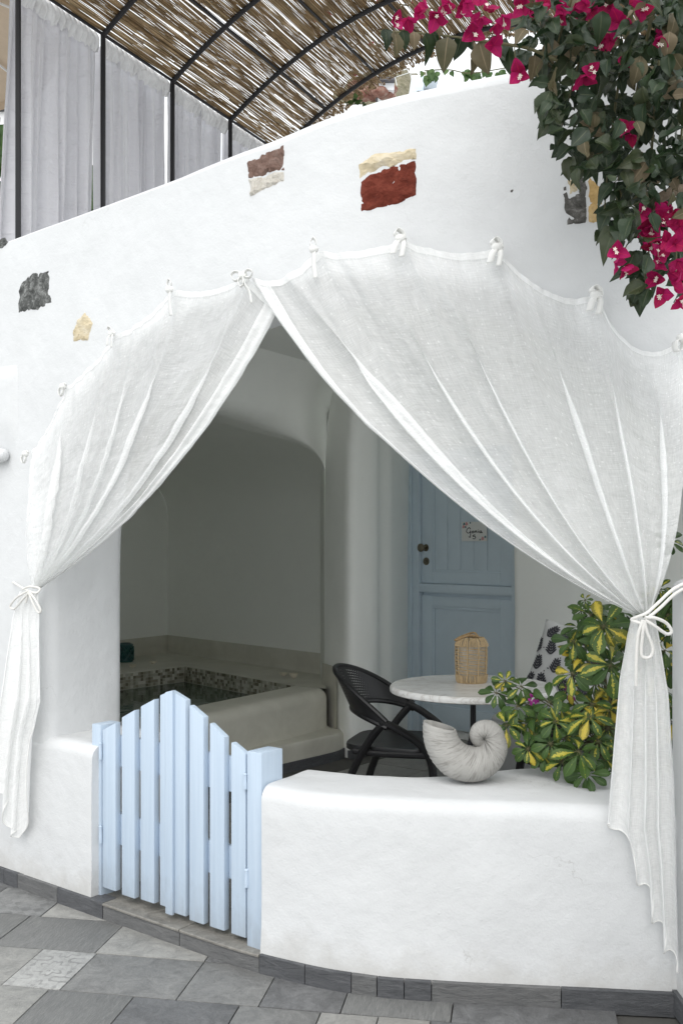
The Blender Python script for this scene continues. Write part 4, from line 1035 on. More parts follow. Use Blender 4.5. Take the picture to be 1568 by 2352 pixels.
    # hook
def drape(parent, bows, gpx, ctl_in, ctl_out, inner_first, nf, wg, seed, sag=.035, amp=.016, fold=2.0, tiltg=(0, 0)):
    """bows: pixels of the bows from the outer to the inner end (or reverse); threads run from the top edge to the tie"""
    B = [Vector(pf(x, y, .03)) for x, y in bows]; Gp = Vector(pf(*gpx, .05)); Cin = Vector(pf(*ctl_in, .03)); Cout = Vector(pf(*ctl_out, .03))
    cum = [0]
    for i in range(1, len(B)): cum.append(cum[-1]+(B[i]-B[i-1]).length)
    def topc(u):
        d = u*cum[-1]
        for i in range(1, len(B)):
            if d <= cum[i] or i == len(B)-1:
                t = max(0, min(1, (d-cum[i-1])/(cum[i]-cum[i-1]))); p = B[i-1].lerp(B[i], t)
                return p-Vector((0, (sag[i-1] if isinstance(sag, list) else sag)*4*t*(1-t))), t
    uT = lambda u: topc(max(0, min(1, u)))
    rnd = random.Random(seed); NU, NV = 220, 84; rws = []; uvs = []
    ph = [rnd.uniform(0, 6.28) for _ in range(4)]
    knots = [c/cum[-1] for c in cum]
    def phase(u): return 2*math.pi*(nf*u+.22*math.sin(7*u+ph[0])+.10*math.sin(17*u+ph[1]))
    for j in range(NV+1):
        v = j/NV; row = []; uvr = []
        for i in range(NU+1):
            u = i/NU; P_ = phase(u); rm = smooth01((v+.04)/.42)
            edge = min(1, u/.03, (1-u)/.03)
            fk = fold*(.45+.75*(.5+.5*math.sin(u*nf*2.1+ph[2])))
            uu = u-edge*rm/(2*math.pi*nf)*(fk*math.sin(P_)+.30*math.sin(2.3*P_+ph[3]+1.2*v))
            T, tt = uT(uu); un = uu if inner_first else 1-uu            # un: 0 at the inner edge
            C = Cin.lerp(Cout, max(0, min(1, un))); g = Gp+Vector(((un-.5)*wg*(1 if inner_first else -1)+tiltg[0]*(un-.5), tiltg[1]*(un-.5)))
            c = bez(T, C, g, v)
            nearbow = min(abs(uu-k) for k in knots)*cum[-1]
            pl = .008*math.sin(uu*cum[-1]*95+2*nz(uu*20, seed))*math.exp(-nearbow/.075)*math.exp(-v*4.5)
            a_ = amp*(.25+rm)*(1-.55*smooth01((v-.8)/.2))
            o = .026+.02*math.sin(math.pi*v)+a_*(math.cos(P_)+.35*math.cos(2.3*P_+ph[3]+1.2*v))+.012*nz(uu*9, v*5, seed)*(1-.6*v)+.006*nz(uu*26+v*6, v*16, seed+3)+.003*nz(uu*70, v*40, seed+5)+pl+.012*rm*v
            row.append(FW(c.x, c.y, o)); uvr.append((u*cum[-1]*1.15, v*1.5))
        rws.append(row); uvs.append(uvr)
    m = MB(); m.grid(rws, uvs); m.build('drape', M['sheer'], parent, True, 180)
    # folded hem along the inner edge and top
    m = MB(); hw = .05; idx = range(0, NU+1) if inner_first else range(NU, -1, -1); idx = list(idx)
    n_h = int(NU*hw); sub = idx[:max(4, n_h)]
    m.grid([[rws[j][i]+Vector((0, -.004-.004*math.sin(k*.9), 0)) for k, i in enumerate(sub)] for j in range(NV+1)], [[uvs[j][i] for i in sub] for j in range(NV+1)]); m.build('folded_edge', M['sheer_hem'], parent, True, 180)
    nh = 2; m = MB(); m.grid([[rws[j][i]+Vector((0, -.004-.006*abs(math.sin(i*.55+2*nz(i*.05, seed)))*(1-j/nh), .004*(1-j/nh))) for i in range(NU+1)] for j in range(nh)], [uvs[j] for j in range(nh)]); m.build('top_hem', M['sheer_hem'], parent, True, 180)
    return Gp
def tail(parent, gpx, wtop, xl, xr, hem, nf, seed, fold=1.6, amp=.02, o0=.055):
    """xl/xr: list of (y, x) pixels of the edges; hem: list of (u, y) pixels"""
    rnd = random.Random(seed); NU, NV = 150, 60; rws = []; uvs = []
    p0 = rnd.uniform(0, 6)
    for j in range(NV+1):
        v = j/NV; row = []; uvr = []
        for i in range(NU+1):
            u = i/NU; P_ = 2*math.pi*(nf*u+.2*math.sin(5*u+p0)); uu = u-fold*smooth01(v*2+.3)/(2*math.pi*nf)*math.sin(P_)*min(1, u/.06, (1-u)/.06)
            yh = interp([h[0] for h in hem], [h[1] for h in hem], uu+.11*math.sin(P_)); y = lerp(gpx[1], yh, v)
            xa = interp([a for a, b in xl], [b for a, b in xl], y); xb = interp([a for a, b in xr], [b for a, b in xr], y)
            x = lerp(xa, xb, uu); s, z = pf(x, y, o0)
            o = o0+amp*(.35+.65*smooth01(v*1.5))*math.cos(P_)+.006*nz(uu*5, v*4, seed)
            row.append(FW(s, z, o)); uvr.append((u*.9, v*.8))
        rws.append(row); uvs.append(uvr)
    m = MB(); m.grid(rws, uvs); m.build('hanging_tail', M['sheer_tail'], parent, True, 180)
    m = MB(); m.tube(rws[-1], .0022, 5); m.build('tail_hem', M['ribbon'], parent)
def rope(parent, paths, r, name='tie_rope'):
    m = MB()
    for pth in paths: m.tube(catmull([FW(*pf(x, y, o), o) for x, y, o in pth], 7), r, 8)
    m.build(name, M['rope'], parent)
sh = thing('sheer_curtain', FW(sx(200), 0, .05), 'left sheer white curtain tied back to the left pier, with shorter tail', 'curtain', 'sheer curtains across the arch')
bl_ = [(72, 1043), (158, 889), (270, 768), (402, 668), (568, 636), (640, 700)]
drape(sh, bl_, (78, 1352), (460, 1120), (78, 1240), False, 5.5, .03, 11, sag=[.01, .012, .022, .026, .02, 0], amp=.014, fold=1.7)
for (x, y), st_ in zip(bl_[:5], (2, 2, 3, 0, 1)): bow(sh, *pf(x, y, .03), st_)
tail(sh, (70, 1358), .05, [(1350, 50), (1420, 32), (1600, 10), (1800, -15), (2000, -20)], [(1350, 90), (1420, 94), (1610, 100), (1700, 78), (1930, 66)], [(-.1, 1760), (.25, 1830), (.5, 1905), (.75, 1925), (.92, 1800), (1.1, 1650)], 3, 5)
rope(sh, [[(32, 1338, .05), (48, 1348, .06), (66, 1357, .075), (84, 1362, .07), (92, 1352, .06), (70, 1347, .075), (52, 1354, .07)], [(66, 1357, .08), (40, 1372, .08), (24, 1392, .075), (34, 1398, .075), (52, 1378, .08), (68, 1360, .085)], [(68, 1360, .085), (82, 1378, .085), (94, 1402, .08), (88, 1406, .08), (76, 1384, .085), (66, 1360, .085)], [(66, 1360, .08), (60, 1384, .08)]], .0045)
m = MB(); h0 = FW(*pf(32, 1338, 0), 0); h1 = FW(*pf(32, 1338, .05), .055); m.tube([h0, h1], .004, 6); m.build('wall_hook', M['rope'], sh)
sh2 = thing('sheer_curtain', FW(sx(1300), 0, .05), 'wider right sheer white curtain tied back at the shrub, with long hanging tail', 'curtain', 'sheer curtains across the arch')
br_ = [(578, 640), (728, 577), (921, 553), (1140, 573), (1366, 682), (1562, 780)]
drape(sh2, br_, (1476, 1412), (960, 1190), (1600, 1190), True, 6.5, .045, 23, sag=[.045, .025, .028, .06, .10], amp=.019, fold=1.9)
for (x, y), st_ in zip(br_[1:], (0, 3, 3, 3, 2)): bow(sh2, *pf(x, y, .03), st_, 1.1 if st_ else 1)
tail(sh2, (1476, 1418), .06, [(1418, 1448), (1460, 1438), (1560, 1422), (1800, 1402), (1900, 1394), (2000, 1420), (2150, 1436), (2300, 1450)], [(1418, 1503), (1460, 1512), (1600, 1534), (1800, 1546), (2240, 1556), (2300, 1556)], [(-.1, 1880), (.1, 1890), (.3, 1985), (.55, 2090), (.8, 2180), (1, 2228), (1.1, 2230)], 4, 9, amp=.024)
rope(sh2, [[(1600, 1330, .05), (1550, 1350, .07), (1510, 1385, .085), (1484, 1408, .095), (1460, 1418, .085), (1450, 1424, .075), (1476, 1432, .10), (1500, 1424, .085)], [(1600, 1338, .05), (1552, 1362, .075), (1515, 1396, .09), (1486, 1420, .10)], [(1480, 1418, .105), (1505, 1420, .10), (1530, 1432, .09), (1541, 1450, .088), (1530, 1456, .09), (1505, 1440, .10), (1480, 1424, .105)], [(1478, 1424, .105), (1484, 1450, .105), (1498, 1490, .10), (1490, 1510, .10), (1472, 1504, .10), (1474, 1460, .105), (1478, 1426, .105)], [(1476, 1424, .105), (1464, 1460, .105), (1460, 1520, .10), (1460, 1575, .095)]], .0052)

# plaster ledge at the far left of the facade
lg = thing('wall_ledge', FW(sx(-20), 1.9, 0), 'small rounded white ledge sticking out of the wall at the left edge', 'ledge')
s0, z0 = pf(28, 1046); m = MB(); m.tube([FW(s0-.5, z0, .03), FW(s0-.2, z0, .03), FW(s0-.03, z0, .03), FW(s0-.012, z0, .03), FW(s0-.003, z0, .029), FW(s0+.001, z0, .028)], [.03, .03, .03, .026, .018, .006], 14, upv=(0, 0, 1)); m.build('ledge_body', M['plaster'], lg)
m = MB(); s1, z1 = pf(42, 832); s2, z2 = pf(42, 1020); N = 16; rws = []
for k in range(N+1):
    z = lerp(z2-.05, z1, k/N); rws.append([FW(q_, z, facade_bow(q_, z)+h_*smooth01((1-k/N)*6)*smooth01(k/N*2.5)-.002) for q_, h_ in ((s1-.6, .022), (s1-.3, .022), (s1-.06, .022), (s1-.02, .017), (s1, .0))])
m.grid(rws); m.build('raised_panel', M['plaster'], house, True, 180)

# ------------------------------------------------------------ pergola on the roof terrace
PE = Vector((-1.722, 7.2)); PDIR = Vector((.465, .885)).normalized(); PU = Vector((.885, -.465)).normalized(); ZE = 5.13; STEP = .815
def pg(t, a, dz=0.0):
    h = .68*(1-((a-1.9)/1.9)**2); q = PE+PDIR*t+PU*a; return Vector((q.x, q.y, ZE+h+dz))
per = thing('pergola', (PE.x+1.5, PE.y+.5, 2.72), 'black steel arched pergola roofed with brown reed matting above the wall', 'pergola')
ts = [-2*STEP, -STEP, 0, STEP, 2*STEP, 3*STEP]
for k, t in enumerate(ts):
    m = MB(); b = pg(t, 0); m.tube([Vector((b.x, b.y, 2.7)), Vector((b.x, b.y, ZE))], .019, 8); m.build('pole', M['black_metal'], per)
    b = pg(t, 3.8)
    if k in (0, 5): m = MB(); m.tube([Vector((b.x, b.y, 2.7)), Vector((b.x, b.y, ZE))], .019, 8); m.build('pole', M['black_metal'], per)
    m = MB(); m.tube([pg(t, 3.8*i/40) for i in range(41)], .019, 8); m.build('rib', M['black_metal'], per)
for a in (0, .5, 1.0, 1.5, 2.0, 2.5, 3.0, 3.4, 3.8):
    m = MB(); m.tube([pg(ts[0], a, .006), pg(ts[-1]+.02, a, .006)], .012, 6); m.build('purlin', M['black_metal'], per)
m = MB(); rr = random.Random(2); alen = [0]
NA_ = 200; arc = [pg(0, 3.8*i/NA_) for i in range(NA_+1)]
for i in range(1, NA_+1): alen.append(alen[-1]+(arc[i]-arc[i-1]).length)
d = -.04
while d < alen[-1]+.02:
    d += rr.uniform(.0026, .0058)
    if nz(d*5, 3.3) > .42 and rr.random() < .55: continue
    a = interp(alen, [3.8*i/NA_ for i in range(NA_+1)], d)
    if rr.random() < .06: d += .010
    r = rr.uniform(.0036, .0062); t = ts[0]-.2+rr.uniform(-.05, .05); tend = ts[-1]+rr.uniform(.10, .26)
    sk = rr.uniform(-.02, .02); lift = rr.uniform(.022, .04)
    while t < tend:
        t2 = min(tend, t+rr.uniform(1.2, 2.6)); dz = lift+rr.uniform(-.004, .006); pts = []
        for i in range(5):
            f = i/4; pts.append(pg(lerp(t, t2, f), a+sk*(f-.5)+.006*math.sin(f*5+d*40), dz+.006*math.sin(f*7+d*90)))
        m.tube(pts, [r, r, r*.95, r*.85, r*.7], 4, False); t = t2+rr.uniform(-.05, .02)
# sparser upper layer of the mat
for q in range(620):
    a = rr.uniform(0, 3.8); t = rr.uniform(ts[0], ts[-1]-.6); L = rr.uniform(.8, 2.2); sk = rr.uniform(-.05, .05)
    m.tube([pg(min(t+L*f, ts[-1]+.2), a+sk*f, .05+rr.uniform(0, .006)) for f in (0, .33, .66, 1)], rr.uniform(.003, .005), 4, False)
tag(m.build('reed_mat', M['reed'], per, True, 180), kind='stuff')
# binding wires across the mat
# pergola side curtains
names = ['tall grey white curtain hanging in the first pergola bay from the left', 'grey white pergola curtain between the second and third black poles', 'short visible grey white pergola curtain between the third and fourth poles', 'last small grey white pergola curtain tucked behind the wall top']
for b in range(4):
    t0, t1 = ts[1]+b*STEP, ts[1]+(b+1)*STEP; cu_ = thing('pergola_curtain', pg(t0, 0, -2.4), names[b], 'curtain', 'gathered curtains along the pergola side')
    r_ = random.Random(40+b); ph = [r_.uniform(0, 6.28) for _ in range(6)]
    NU, NV = 170, 40; rws = []; uvs = []; hd = []; hu = []
    ta = .012 if b == 0 else .045; tb = STEP+.0
    def foldo(u, v): 
        return (.034*math.sin(58*u+ph[0]+1.8*math.sin(9*u)+.6*v)+.013*math.sin(97*u+ph[1]-.8*v+1.2*math.sin(15*u))+.048*math.sin(19*u+ph[2]+1.1*v))*(.55+.6*v)+.016*nz(u*26, v*2.5, b*7)+.010*nz(u*60, v*4, b*3)
    for j in range(NV+1):
        v = j/NV; row = []
        for i in range(NU+1):
            u = i/NU; sp_ = lerp(ta, tb-.05*v*(1 if b == 0 else .4), u)-(.115*v*(1-u) if b == 0 else 0); p = pg(t0+sp_, -.075); nrm = -PU
            o = foldo(u, v); row.append(Vector((p.x+nrm.x*o, p.y+nrm.y*o, ZE-.035-v*2.3+.012*math.sin(31*u+ph[3])*(1-v))))
        rws.append(row); uvs.append([(i/NU*1.6, v*2.2) for i in range(NU+1)])
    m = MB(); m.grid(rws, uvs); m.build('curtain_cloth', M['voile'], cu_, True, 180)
    for j in range(15):
        w_ = j/14; row = []
        for i in range(NU*2+1):
            u = i/(NU*2); p = pg(t0+lerp(ta, tb, u), -.06); puff = math.sin(math.pi*w_)
            rip = abs(math.sin(44*u+ph[4]+1.3*math.sin(13*u)+.5*math.sin(29*u)))**.7
            o = .012+.040*puff*(.35+.65*rip)+.01*math.sin(90*u+ph[5]); row.append(Vector((p.x+(-PU.x)*-o, p.y+(-PU.y)*-o, ZE+.015-.135*w_+.010*math.sin(60*u+ph[5])*w_+.012*rip*(1-w_))))
        hd.append(row); hu.append([(i/NU*.8, w_*.2) for i in range(NU*2+1)])
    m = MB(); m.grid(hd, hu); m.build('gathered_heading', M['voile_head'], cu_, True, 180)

# ------------------------------------------------------------ foliage
def leaf_mesh(name, mat, wid, prof, fold=.18, curl=.25, wave=0.0, nl=7, seed=0, cup=0.0):
    r_ = random.Random(seed); m = MB(); rws = []; uvs = []
    for j in range(nl+1):
        v = j/nl; w_ = wid*interp([p[0] for p in prof], [p[1] for p in prof], v); row = []
        for q, x in enumerate((-1, -.5, 0, .5, 1)):
            zz = abs(x)*w_*fold-curl*v*v+cup*math.sin(v*3.14)+wave*math.sin(v*9+q*1.7+seed)*abs(x)+.02*r_.uniform(-1, 1)*abs(x)
            row.append((x*w_, v-.04*v*curl, zz))
        rws.append(row); uvs.append([(.5+.5*x, v) for x in (-1, -.5, 0, .5, 1)])
    m.grid(rws, uvs); return m.mesh(name, mat, True, 180)
OV = [(0, .05), (.08, .55), (.25, .95), (.4, 1.0), (.6, .85), (.8, .5), (.92, .2), (1, .01)]
OB = [(0, .04), (.12, .22), (.3, .55), (.5, .85), (.68, 1.0), (.84, .85), (.94, .5), (1, .05)]
def orient(p, dirv_, nrm, sc):
    y = Vector(dirv_).normalized(); z = Vector(nrm); z = (z-y*z.dot(y)); z = z.normalized() if z.length > 1e-4 else y.orthogonal().normalized(); x = y.cross(z)
    M4 = Matrix(((x.x*sc, y.x*sc, z.x*sc, p.x), (x.y*sc, y.y*sc, z.y*sc, p.y), (x.z*sc, y.z*sc, z.z*sc, p.z), (0, 0, 0, 1))); return M4
class Foliage:
    """collects leaves; the first `limit` (largest) become part objects, the rest one stuff mesh"""
    def __init__(s): s.items = []
    def add(s, me, mat4, size, name='leaf'): s.items.append((size, len(s.items), me, mat4, name))
    def emit(s, root, limit=300, restname='small_leaves'):
        inv = Matrix.Translation(-origin(root)); s.items.sort(key=lambda t: (-t[0], t[1]))
        for size, _, me, M4, name in s.items[:limit]:
            o = bpy.data.objects.new(name, me); link(o, root); o.matrix_basis = inv @ M4
        rest = s.items[limit:]
        if rest:
            m = MB(); mats = []
            for size, _, me, M4, name in rest:
                mt = me.materials[0]
                if mt not in mats: mats.append(mt)
                uvd = {}
                for l in me.loops: uvd[l.vertex_index] = tuple(me.uv_layers[0].data[l.index].uv)
                m.add([M4 @ v.co for v in me.vertices], [tuple(p.vertices) for p in me.polygons], [uvd[i] for i in range(len(me.vertices))], mats.index(mt))
            tag(m.build(restname, mats, root, True, 180), kind='stuff')
def rv(r_): return Vector((r_.gauss(0, 1), r_.gauss(0, 1), r_.gauss(0, 1))).normalized()

# bougainvillea hanging over the wall at the upper right
bou = thing('bougainvillea', (1.2, 2.9, 2.9), 'dark green bougainvillea with magenta flowers hanging over the wall at upper right', 'plant')
r_ = random.Random(21)
BL = [leaf_mesh('leaf', M['lf_boug'], .36, OV, .45, c_, .07, seed=i) for i, c_ in enumerate((.15, .45, .75, -.25, .3, .6))]
BD = [leaf_mesh('leaf', M['lf_dry'], .36, OV, .30, c_, .06, seed=i+9) for i, c_ in enumerate((.25, .5))]
BR = [leaf_mesh('bract', M['bract'], .40, OV, .25, c_, .06, seed=i+20) for i, c_ in enumerate((-.3, -.1, .15))]
fo = Foliage(); fl_ = Foliage()
poly = [(1235, -30), (1600, -30), (1600, 690), (1530, 640), (1475, 590), (1418, 520), (1408, 440), (1395, 395), (1310, 350), (1285, 310), (1252, 285), (1248, 200), (1262, 160), (1215, 110), (1190, 40)]
def inside(x, y):
    c = False; j = len(poly)-1
    for i in range(len(poly)):
        (xi, yi), (xj, yj) = poly[i], poly[j]
        if (yi > y) != (yj > y) and x < (xj-xi)*(y-yi)/(yj-yi)+xi: c = not c
        j = i
    return c
cnt = 0
stems = []
for x0, x1, x2, y2 in ((1540, 1480, 1490, 690), (1400, 1330, 1290, 290), (1470, 1400, 1385, 520), (1590, 1560, 1550, 650), (1330, 1290, 1262, 170), (1520, 1440, 1420, 560)):
    pts = [at(lerp(lerp(x0, x1, f), lerp(x1, x2, f), f), lerp(-60, y2, f), 2.62+.12*math.sin(f*3+x0)) for f in [i/9 for i in range(10)]]; stems.append(pts)
    m = MB(); m.tube(pts, [.006-.0045*i/9 for i in range(10)], 6); m.build('stem', M['stem'], bou)
m = MB(); m.tube(catmull([at(1600, 430, 2.72), at(1545, 440, 2.66), at(1500, 470, 2.66), at(1470, 540, 2.7)], 6), [.014]*12+[.011]*7, 8); m.build('old_stem', M['wood_stem'], bou)
while cnt < 1000:
    x, y = r_.uniform(1180, 1610), r_.uniform(-40, 700)
    if not inside(x, y): continue
    gap = nz(x*.012, y*.012, 3)
    if gap < -.15 and r_.random() < .85: continue
    if y > 520 and r_.random() < .45: continue
    Y = r_.uniform(2.42, 2.98) if y < 600 else r_.uniform(2.6, 2.95)
    p = at(x, y, Y); sz = r_.uniform(.032, .07)
    d = Vector((r_.gauss(-.1, .75), r_.gauss(-.2, .6), r_.gauss(-.7, .6))); nrm = Vector((r_.gauss(-.1, .9), r_.gauss(-.7, .7), r_.gauss(.5, .7)))
    fo.add(r_.choice(BL) if r_.random() > .10 else r_.choice(BD), orient(p, d, nrm, sz), sz*(3.5-Y)); cnt += 1
# edge sprigs around the silhouette
for x, y in [(1255, 200), (1258, 235), (1262, 255), (1300, 330), (1312, 365), (1330, 380), (1395, 420), (1410, 500), (1400, 520), (1410, 545), (1470, 605), (1475, 640), (1478, 665), (1466, 660), (1490, 620), (1250, 150), (1290, 290), (1400, 470), (1360, 375), (1265, 270), (1450, 570)]:
    for k in range(3):
        p = at(x+r_.uniform(-12, 14), y+r_.uniform(-14, 14), r_.uniform(2.5, 2.8)); sz = r_.uniform(.045, .07)
        fo.add(r_.choice(BL), orient(p, (r_.gauss(-.3, .5), -.2, r_.gauss(-.8, .3)), (r_.gauss(-.3, .6), -1, .4), sz), sz+.02)
# branch reaching left with hanging leaves
br = [at(1300, 150, 2.6), at(1215, 112, 2.62), at(1120, 96, 2.66), at(1040, 84, 2.7), at(960, 76, 2.74), at(870, 72, 2.78)]
m = MB(); m.tube(catmull(br, 6), [.0045]*15+[.003]*16, 6); m.build('branch', M['stem'], bou)
for x, y, sz, dry in ((885, 68, .06, 0), (905, 72, .075, 1), (925, 70, .055, 0), (950, 72, .05, 1), (975, 78, .075, 0), (995, 72, .05, 0), (1028, 84, .095, 1), (1060, 82, .07, 0), (1085, 92, .10, 1), (1100, 96, .10, 1), (1078, 74, .06, 0), (1150, 96, .08, 0), (1172, 104, .09, 0), (1190, 112, .09, 0), (1208, 118, .08, 0), (1228, 126, .07, 1), (1246, 130, .085, 0), (1130, 84, .05, 0), (940, 60, .06, 1), (1010, 56, .05, 1), (1255, 110, .09, 0), (1270, 90, .08, 1), (1290, 70, .09, 0)):
    p = at(x, y, 2.62+.1*r_.random()); me = r_.choice(BD if dry else BL)
    fo.add(me, orient(p, (r_.gauss(.0, .25), r_.gauss(-.1, .2), -1), (r_.gauss(0, .6), -1, .2), sz*.85), sz+.05)
# fine twigs hanging at the lower end
for pts in ([(1500, 640), (1480, 668), (1466, 672)], [(1478, 600), (1482, 650), (1490, 672), (1478, 680)], [(1440, 560), (1420, 600)], [(1250, 130), (1232, 160), (1236, 180)], [(1180, 100), (1184, 150), (1190, 165)], [(1165, 40), (1168, 90)]):
    m = MB(); m.tube(catmull([at(x, y, 2.62) for x, y in pts], 5), .0016, 5); m.build('twig', M['stem'], bou)
FLW = [(1200, 15), (1212, 30), (1280, 35), (1290, 22), (1365, 12), (1352, 25), (1385, 70), (1400, 92), (1372, 95), (1420, 50), (1350, 162), (1338, 172), (1440, 140), (1425, 148), (1515, 92), (1522, 76), (1192, 168), (1132, 104), (1155, 40), (1140, 52), (1064, 18), (1072, 8), (1015, 14), (935, 44), (1440, 298), (1450, 310), (1500, 480), (1490, 500), (1535, 470), (1480, 515), (1470, 490), (1530, 555), (1510, 590), (1555, 600), (1415, 580), (1410, 600), (1432, 612), (1545, 655), (1520, 676), (1555, 640), (1500, 560), (1560, 520), (1530, 520), (1345, 10), (1400, 10), (1445, 10), (1470, 25), (1080, 50), (1085, 74), (1105, 40), (1500, 610), (1550, 560), (1495, 520), (1515, 500), (1550, 490), (1480, 545), (1505, 640), (1535, 620), (1560, 690), (980, 20), (1000, 40), (960, 30), (1030, 8), (1100, 12), (1120, 28), (1235, 12), (1250, 26), (1320, 20), (905, 50)]
flowers = []
for i, (x, y) in enumerate(FLW):
    p = at(x, y, 2.46+.12*r_.random()+(.1 if x < 1150 else 0)); base = Vector((r_.gauss(0, .5), r_.gauss(-.7, .3), r_.gauss(-.4, .5))).normalized(); sz = r_.uniform(.029, .042)
    t1 = base.orthogonal().normalized(); t2 = base.cross(t1); o0 = r_.uniform(0, 6.28)
    for q in range(3 if i % 4 else 5):
        a = o0+2.094*q; side = t1*math.cos(a)+t2*math.sin(a); d = base*.55+side*.8
        fl_.add(BR[(i+q) % 3], orient(p, d, base*.8-side*.5, sz*r_.uniform(.85, 1.15)), sz, 'bract')
    if i % 2 == 0:
        m = MB()
        for q in range(2):
            qd = (base+rv(r_)*.5).normalized(); tip = p+qd*.02; m.tube([p, tip], .001, 4)
            for a in range(5):
                s1_ = t1*math.cos(a*1.257)+t2*math.sin(a*1.257); s2_ = t1*math.cos(a*1.257+.5)+t2*math.sin(a*1.257+.5); s3_ = t1*math.cos(a*1.257-.5)+t2*math.sin(a*1.257-.5)
                m.add([tip, tip+s2_*.0035, tip+s1_*.006+qd*.001, tip+s3_*.0035], [(0, 1, 2, 3)])
        m.build('blossom', M['petal'], bou, False)
fo.emit(bou, 300, 'dense_leaves'); fl_.emit(bou, 300)
# pink sprays seen through the reed roof
spf = Foliage()
spr = thing('bougainvillea', pg(.8, 1.2, .1), 'bougainvillea sprays with pink flowers lying on top of the reed roof', 'plant')
for k in range(70):
    t, a = r_.choice([(1.0, 1.0), (1.5, 1.25), (.6, 1.5), (1.9, 1.5), (2.2, .9)]); t += r_.gauss(0, .22); a += r_.gauss(0, .18); p = pg(t, a, .09+.04*r_.random())
    me = r_.choice(BR) if k % 2 else r_.choice(BL); spf.add(me, orient(p, rv(r_), rv(r_), .06), .06, 'bract' if k % 2 else 'leaf')
spf.emit(spr, 300)
m = MB(); m.tube(catmull([pg(2.6, 2.6, .1), pg(2.0, 1.6, .1), pg(1.2, 1.1, .1), pg(.5, 1.4, .1)], 6), .006, 5); m.build('stem', M['stem'], spr)

# variegated schefflera on the wall
sch = thing('schefflera_shrub', at_z(1400, 1770, .63), 'variegated green and yellow umbrella shrub spilling over the low wall', 'shrub')
r_ = random.Random(5)
def sl(mat, seed): return [leaf_mesh('leaf', M[mat], w_, OB, .22, c_, .012, nl=8, seed=seed+i, cup=.03) for i, (w_, c_) in enumerate(((.25, .1), (.28, .25), (.23, .4)))]
LG, LV, LY = sl('lf_sch', 0), sl('lf_var', 10), sl('lf_yel', 20)
sf = Foliage(); stem_m = MB(); root_p = at(1420, 1760, 3.72)
W3 = [  # crop px in the (1250,1550) zoom, radius px, kind, depth
 (970, 285, 185, 'y', 3.42), (1022, 580, 205, 'v', 3.40), (885, 870, 130, 'y', 3.46), (868, 965, 165, 'v', 3.42), (560, 860, 145, 'g', 3.50), (608, 1000, 140, 'v', 3.46), (325, 890, 125, 'g', 3.60), (350, 740, 125, 'g', 3.64), (165, 790, 115, 'g', 3.66), (240, 1030, 150, 'v', 3.56), (455, 1110, 130, 'g', 3.52), (570, 1170, 135, 'g', 3.46), (782, 1232, 190, 'g', 3.36), (655, 1310, 135, 'v', 3.42), (845, 1400, 150, 'g', 3.36), (735, 640, 150, 'v', 3.48), (745, 400, 140, 'g', 3.52), (870, 200, 150, 'g', 3.55), (1000, 190, 140, 'g', 3.58), (930, 1150, 130, 'g', 3.42), (910, 560, 140, 'g', 3.5), (700, 760, 120, 'v', 3.55), (790, 1000, 110, 'v', 3.5), (480, 980, 110, 'g', 3.58), (400, 1010, 100, 'v', 3.62), (1010, 900, 120, 'y', 3.48), (1000, 1050, 120, 'v', 3.5), (900, 720, 110, 'v', 3.52), (680, 1120, 120, 'g', 3.5), (400, 1210, 120, 'v', 3.5), (510, 1260, 110, 'g', 3.5), (980, 1280, 110, 'g', 3.48), (960, 420, 130, 'g', 3.55), (830, 90, 60, 'v', 3.6), (800, 170, 70, 'g', 3.6), (1430, 470, 130, 'v', 3.6), (1480, 320, 110, 'g', 3.65), (1490, 900, 90, 'g', 3.6), (1500, 1330, 110, 'v', 3.6), (1480, 640, 90, 'g', 3.6), (1500, 1100, 80, 'v', 3.62), (1500, 100, 120, 'g', 3.6), (1450, 200, 100, 'g', 3.6), (1080, 330, 130, 'g', 3.6), (230, 700, 90, 'v', 3.66), (640, 900, 110, 'g', 3.56), (300, 1000, 100, 'g', 3.62), (760, 520, 110, 'g', 3.6)]
def whorl(p, rad, kind, nrm, nl=8):
    nrm = nrm.normalized(); t1 = nrm.orthogonal().normalized(); t2 = nrm.cross(t1); a0 = r_.uniform(0, 6.28)
    for q in range(nl):
        a = a0+2*math.pi*q/nl+r_.uniform(-.15, .15); side = t1*math.cos(a)+t2*math.sin(a); d = side+nrm*r_.uniform(-.35, .2)+Vector((0, 0, -.22))
        sz = rad*r_.uniform(.8, 1.2); pet = p+d.normalized()*sz*.18
        rr2 = r_.random(); fam = {'g': LG if rr2 < .7 else LV, 'v': LV if rr2 < .72 else (LG if rr2 < .9 else LY), 'y': LY if rr2 < .5 else LV}[kind]
        sf.add(r_.choice(fam), orient(pet, d, nrm+rv(r_)*.25, sz*.9), sz/p.y)
        stem_m.tube([p, pet], .0011, 4, False)
for cx_, cy_, rad, kind, Y in W3:
    p = at(1089+.3056*cx_, 1350+.3056*cy_, Y); R3_ = rad*.3056/F_*Y
    nrm = Vector((r_.gauss(-.25, .25), -.85+r_.gauss(0, .2), r_.gauss(.55, .2))); whorl(p, R3_*1.05, kind, nrm, r_.choice((7, 8, 9)))
    mid = p.lerp(root_p, .5)+Vector((0, .1, .03)); stem_m.tube(catmull([p, p.lerp(mid, .4)+Vector((0, .05, .0)), mid, root_p], 4), .0022, 5, False)
for k in range(58):     # inner foliage
    x, y = r_.uniform(1210, 1560), r_.uniform(1395, 1790)
    if k >= 34: x, y = r_.uniform(1500, 1565), r_.uniform(1240, 1800)
    if y < 1560 and x < 1310: continue
    if x < 1260 and y > 1720: continue
    p = at(x, y, r_.uniform(3.6, 3.95)); whorl(p, r_.uniform(.05, .075), r_.choice('ggv'), Vector((r_.gauss(-.2, .4), -.7, r_.gauss(.6, .3))), 8)
stem_m.build('stems', M['stem'], sch, True, 180)
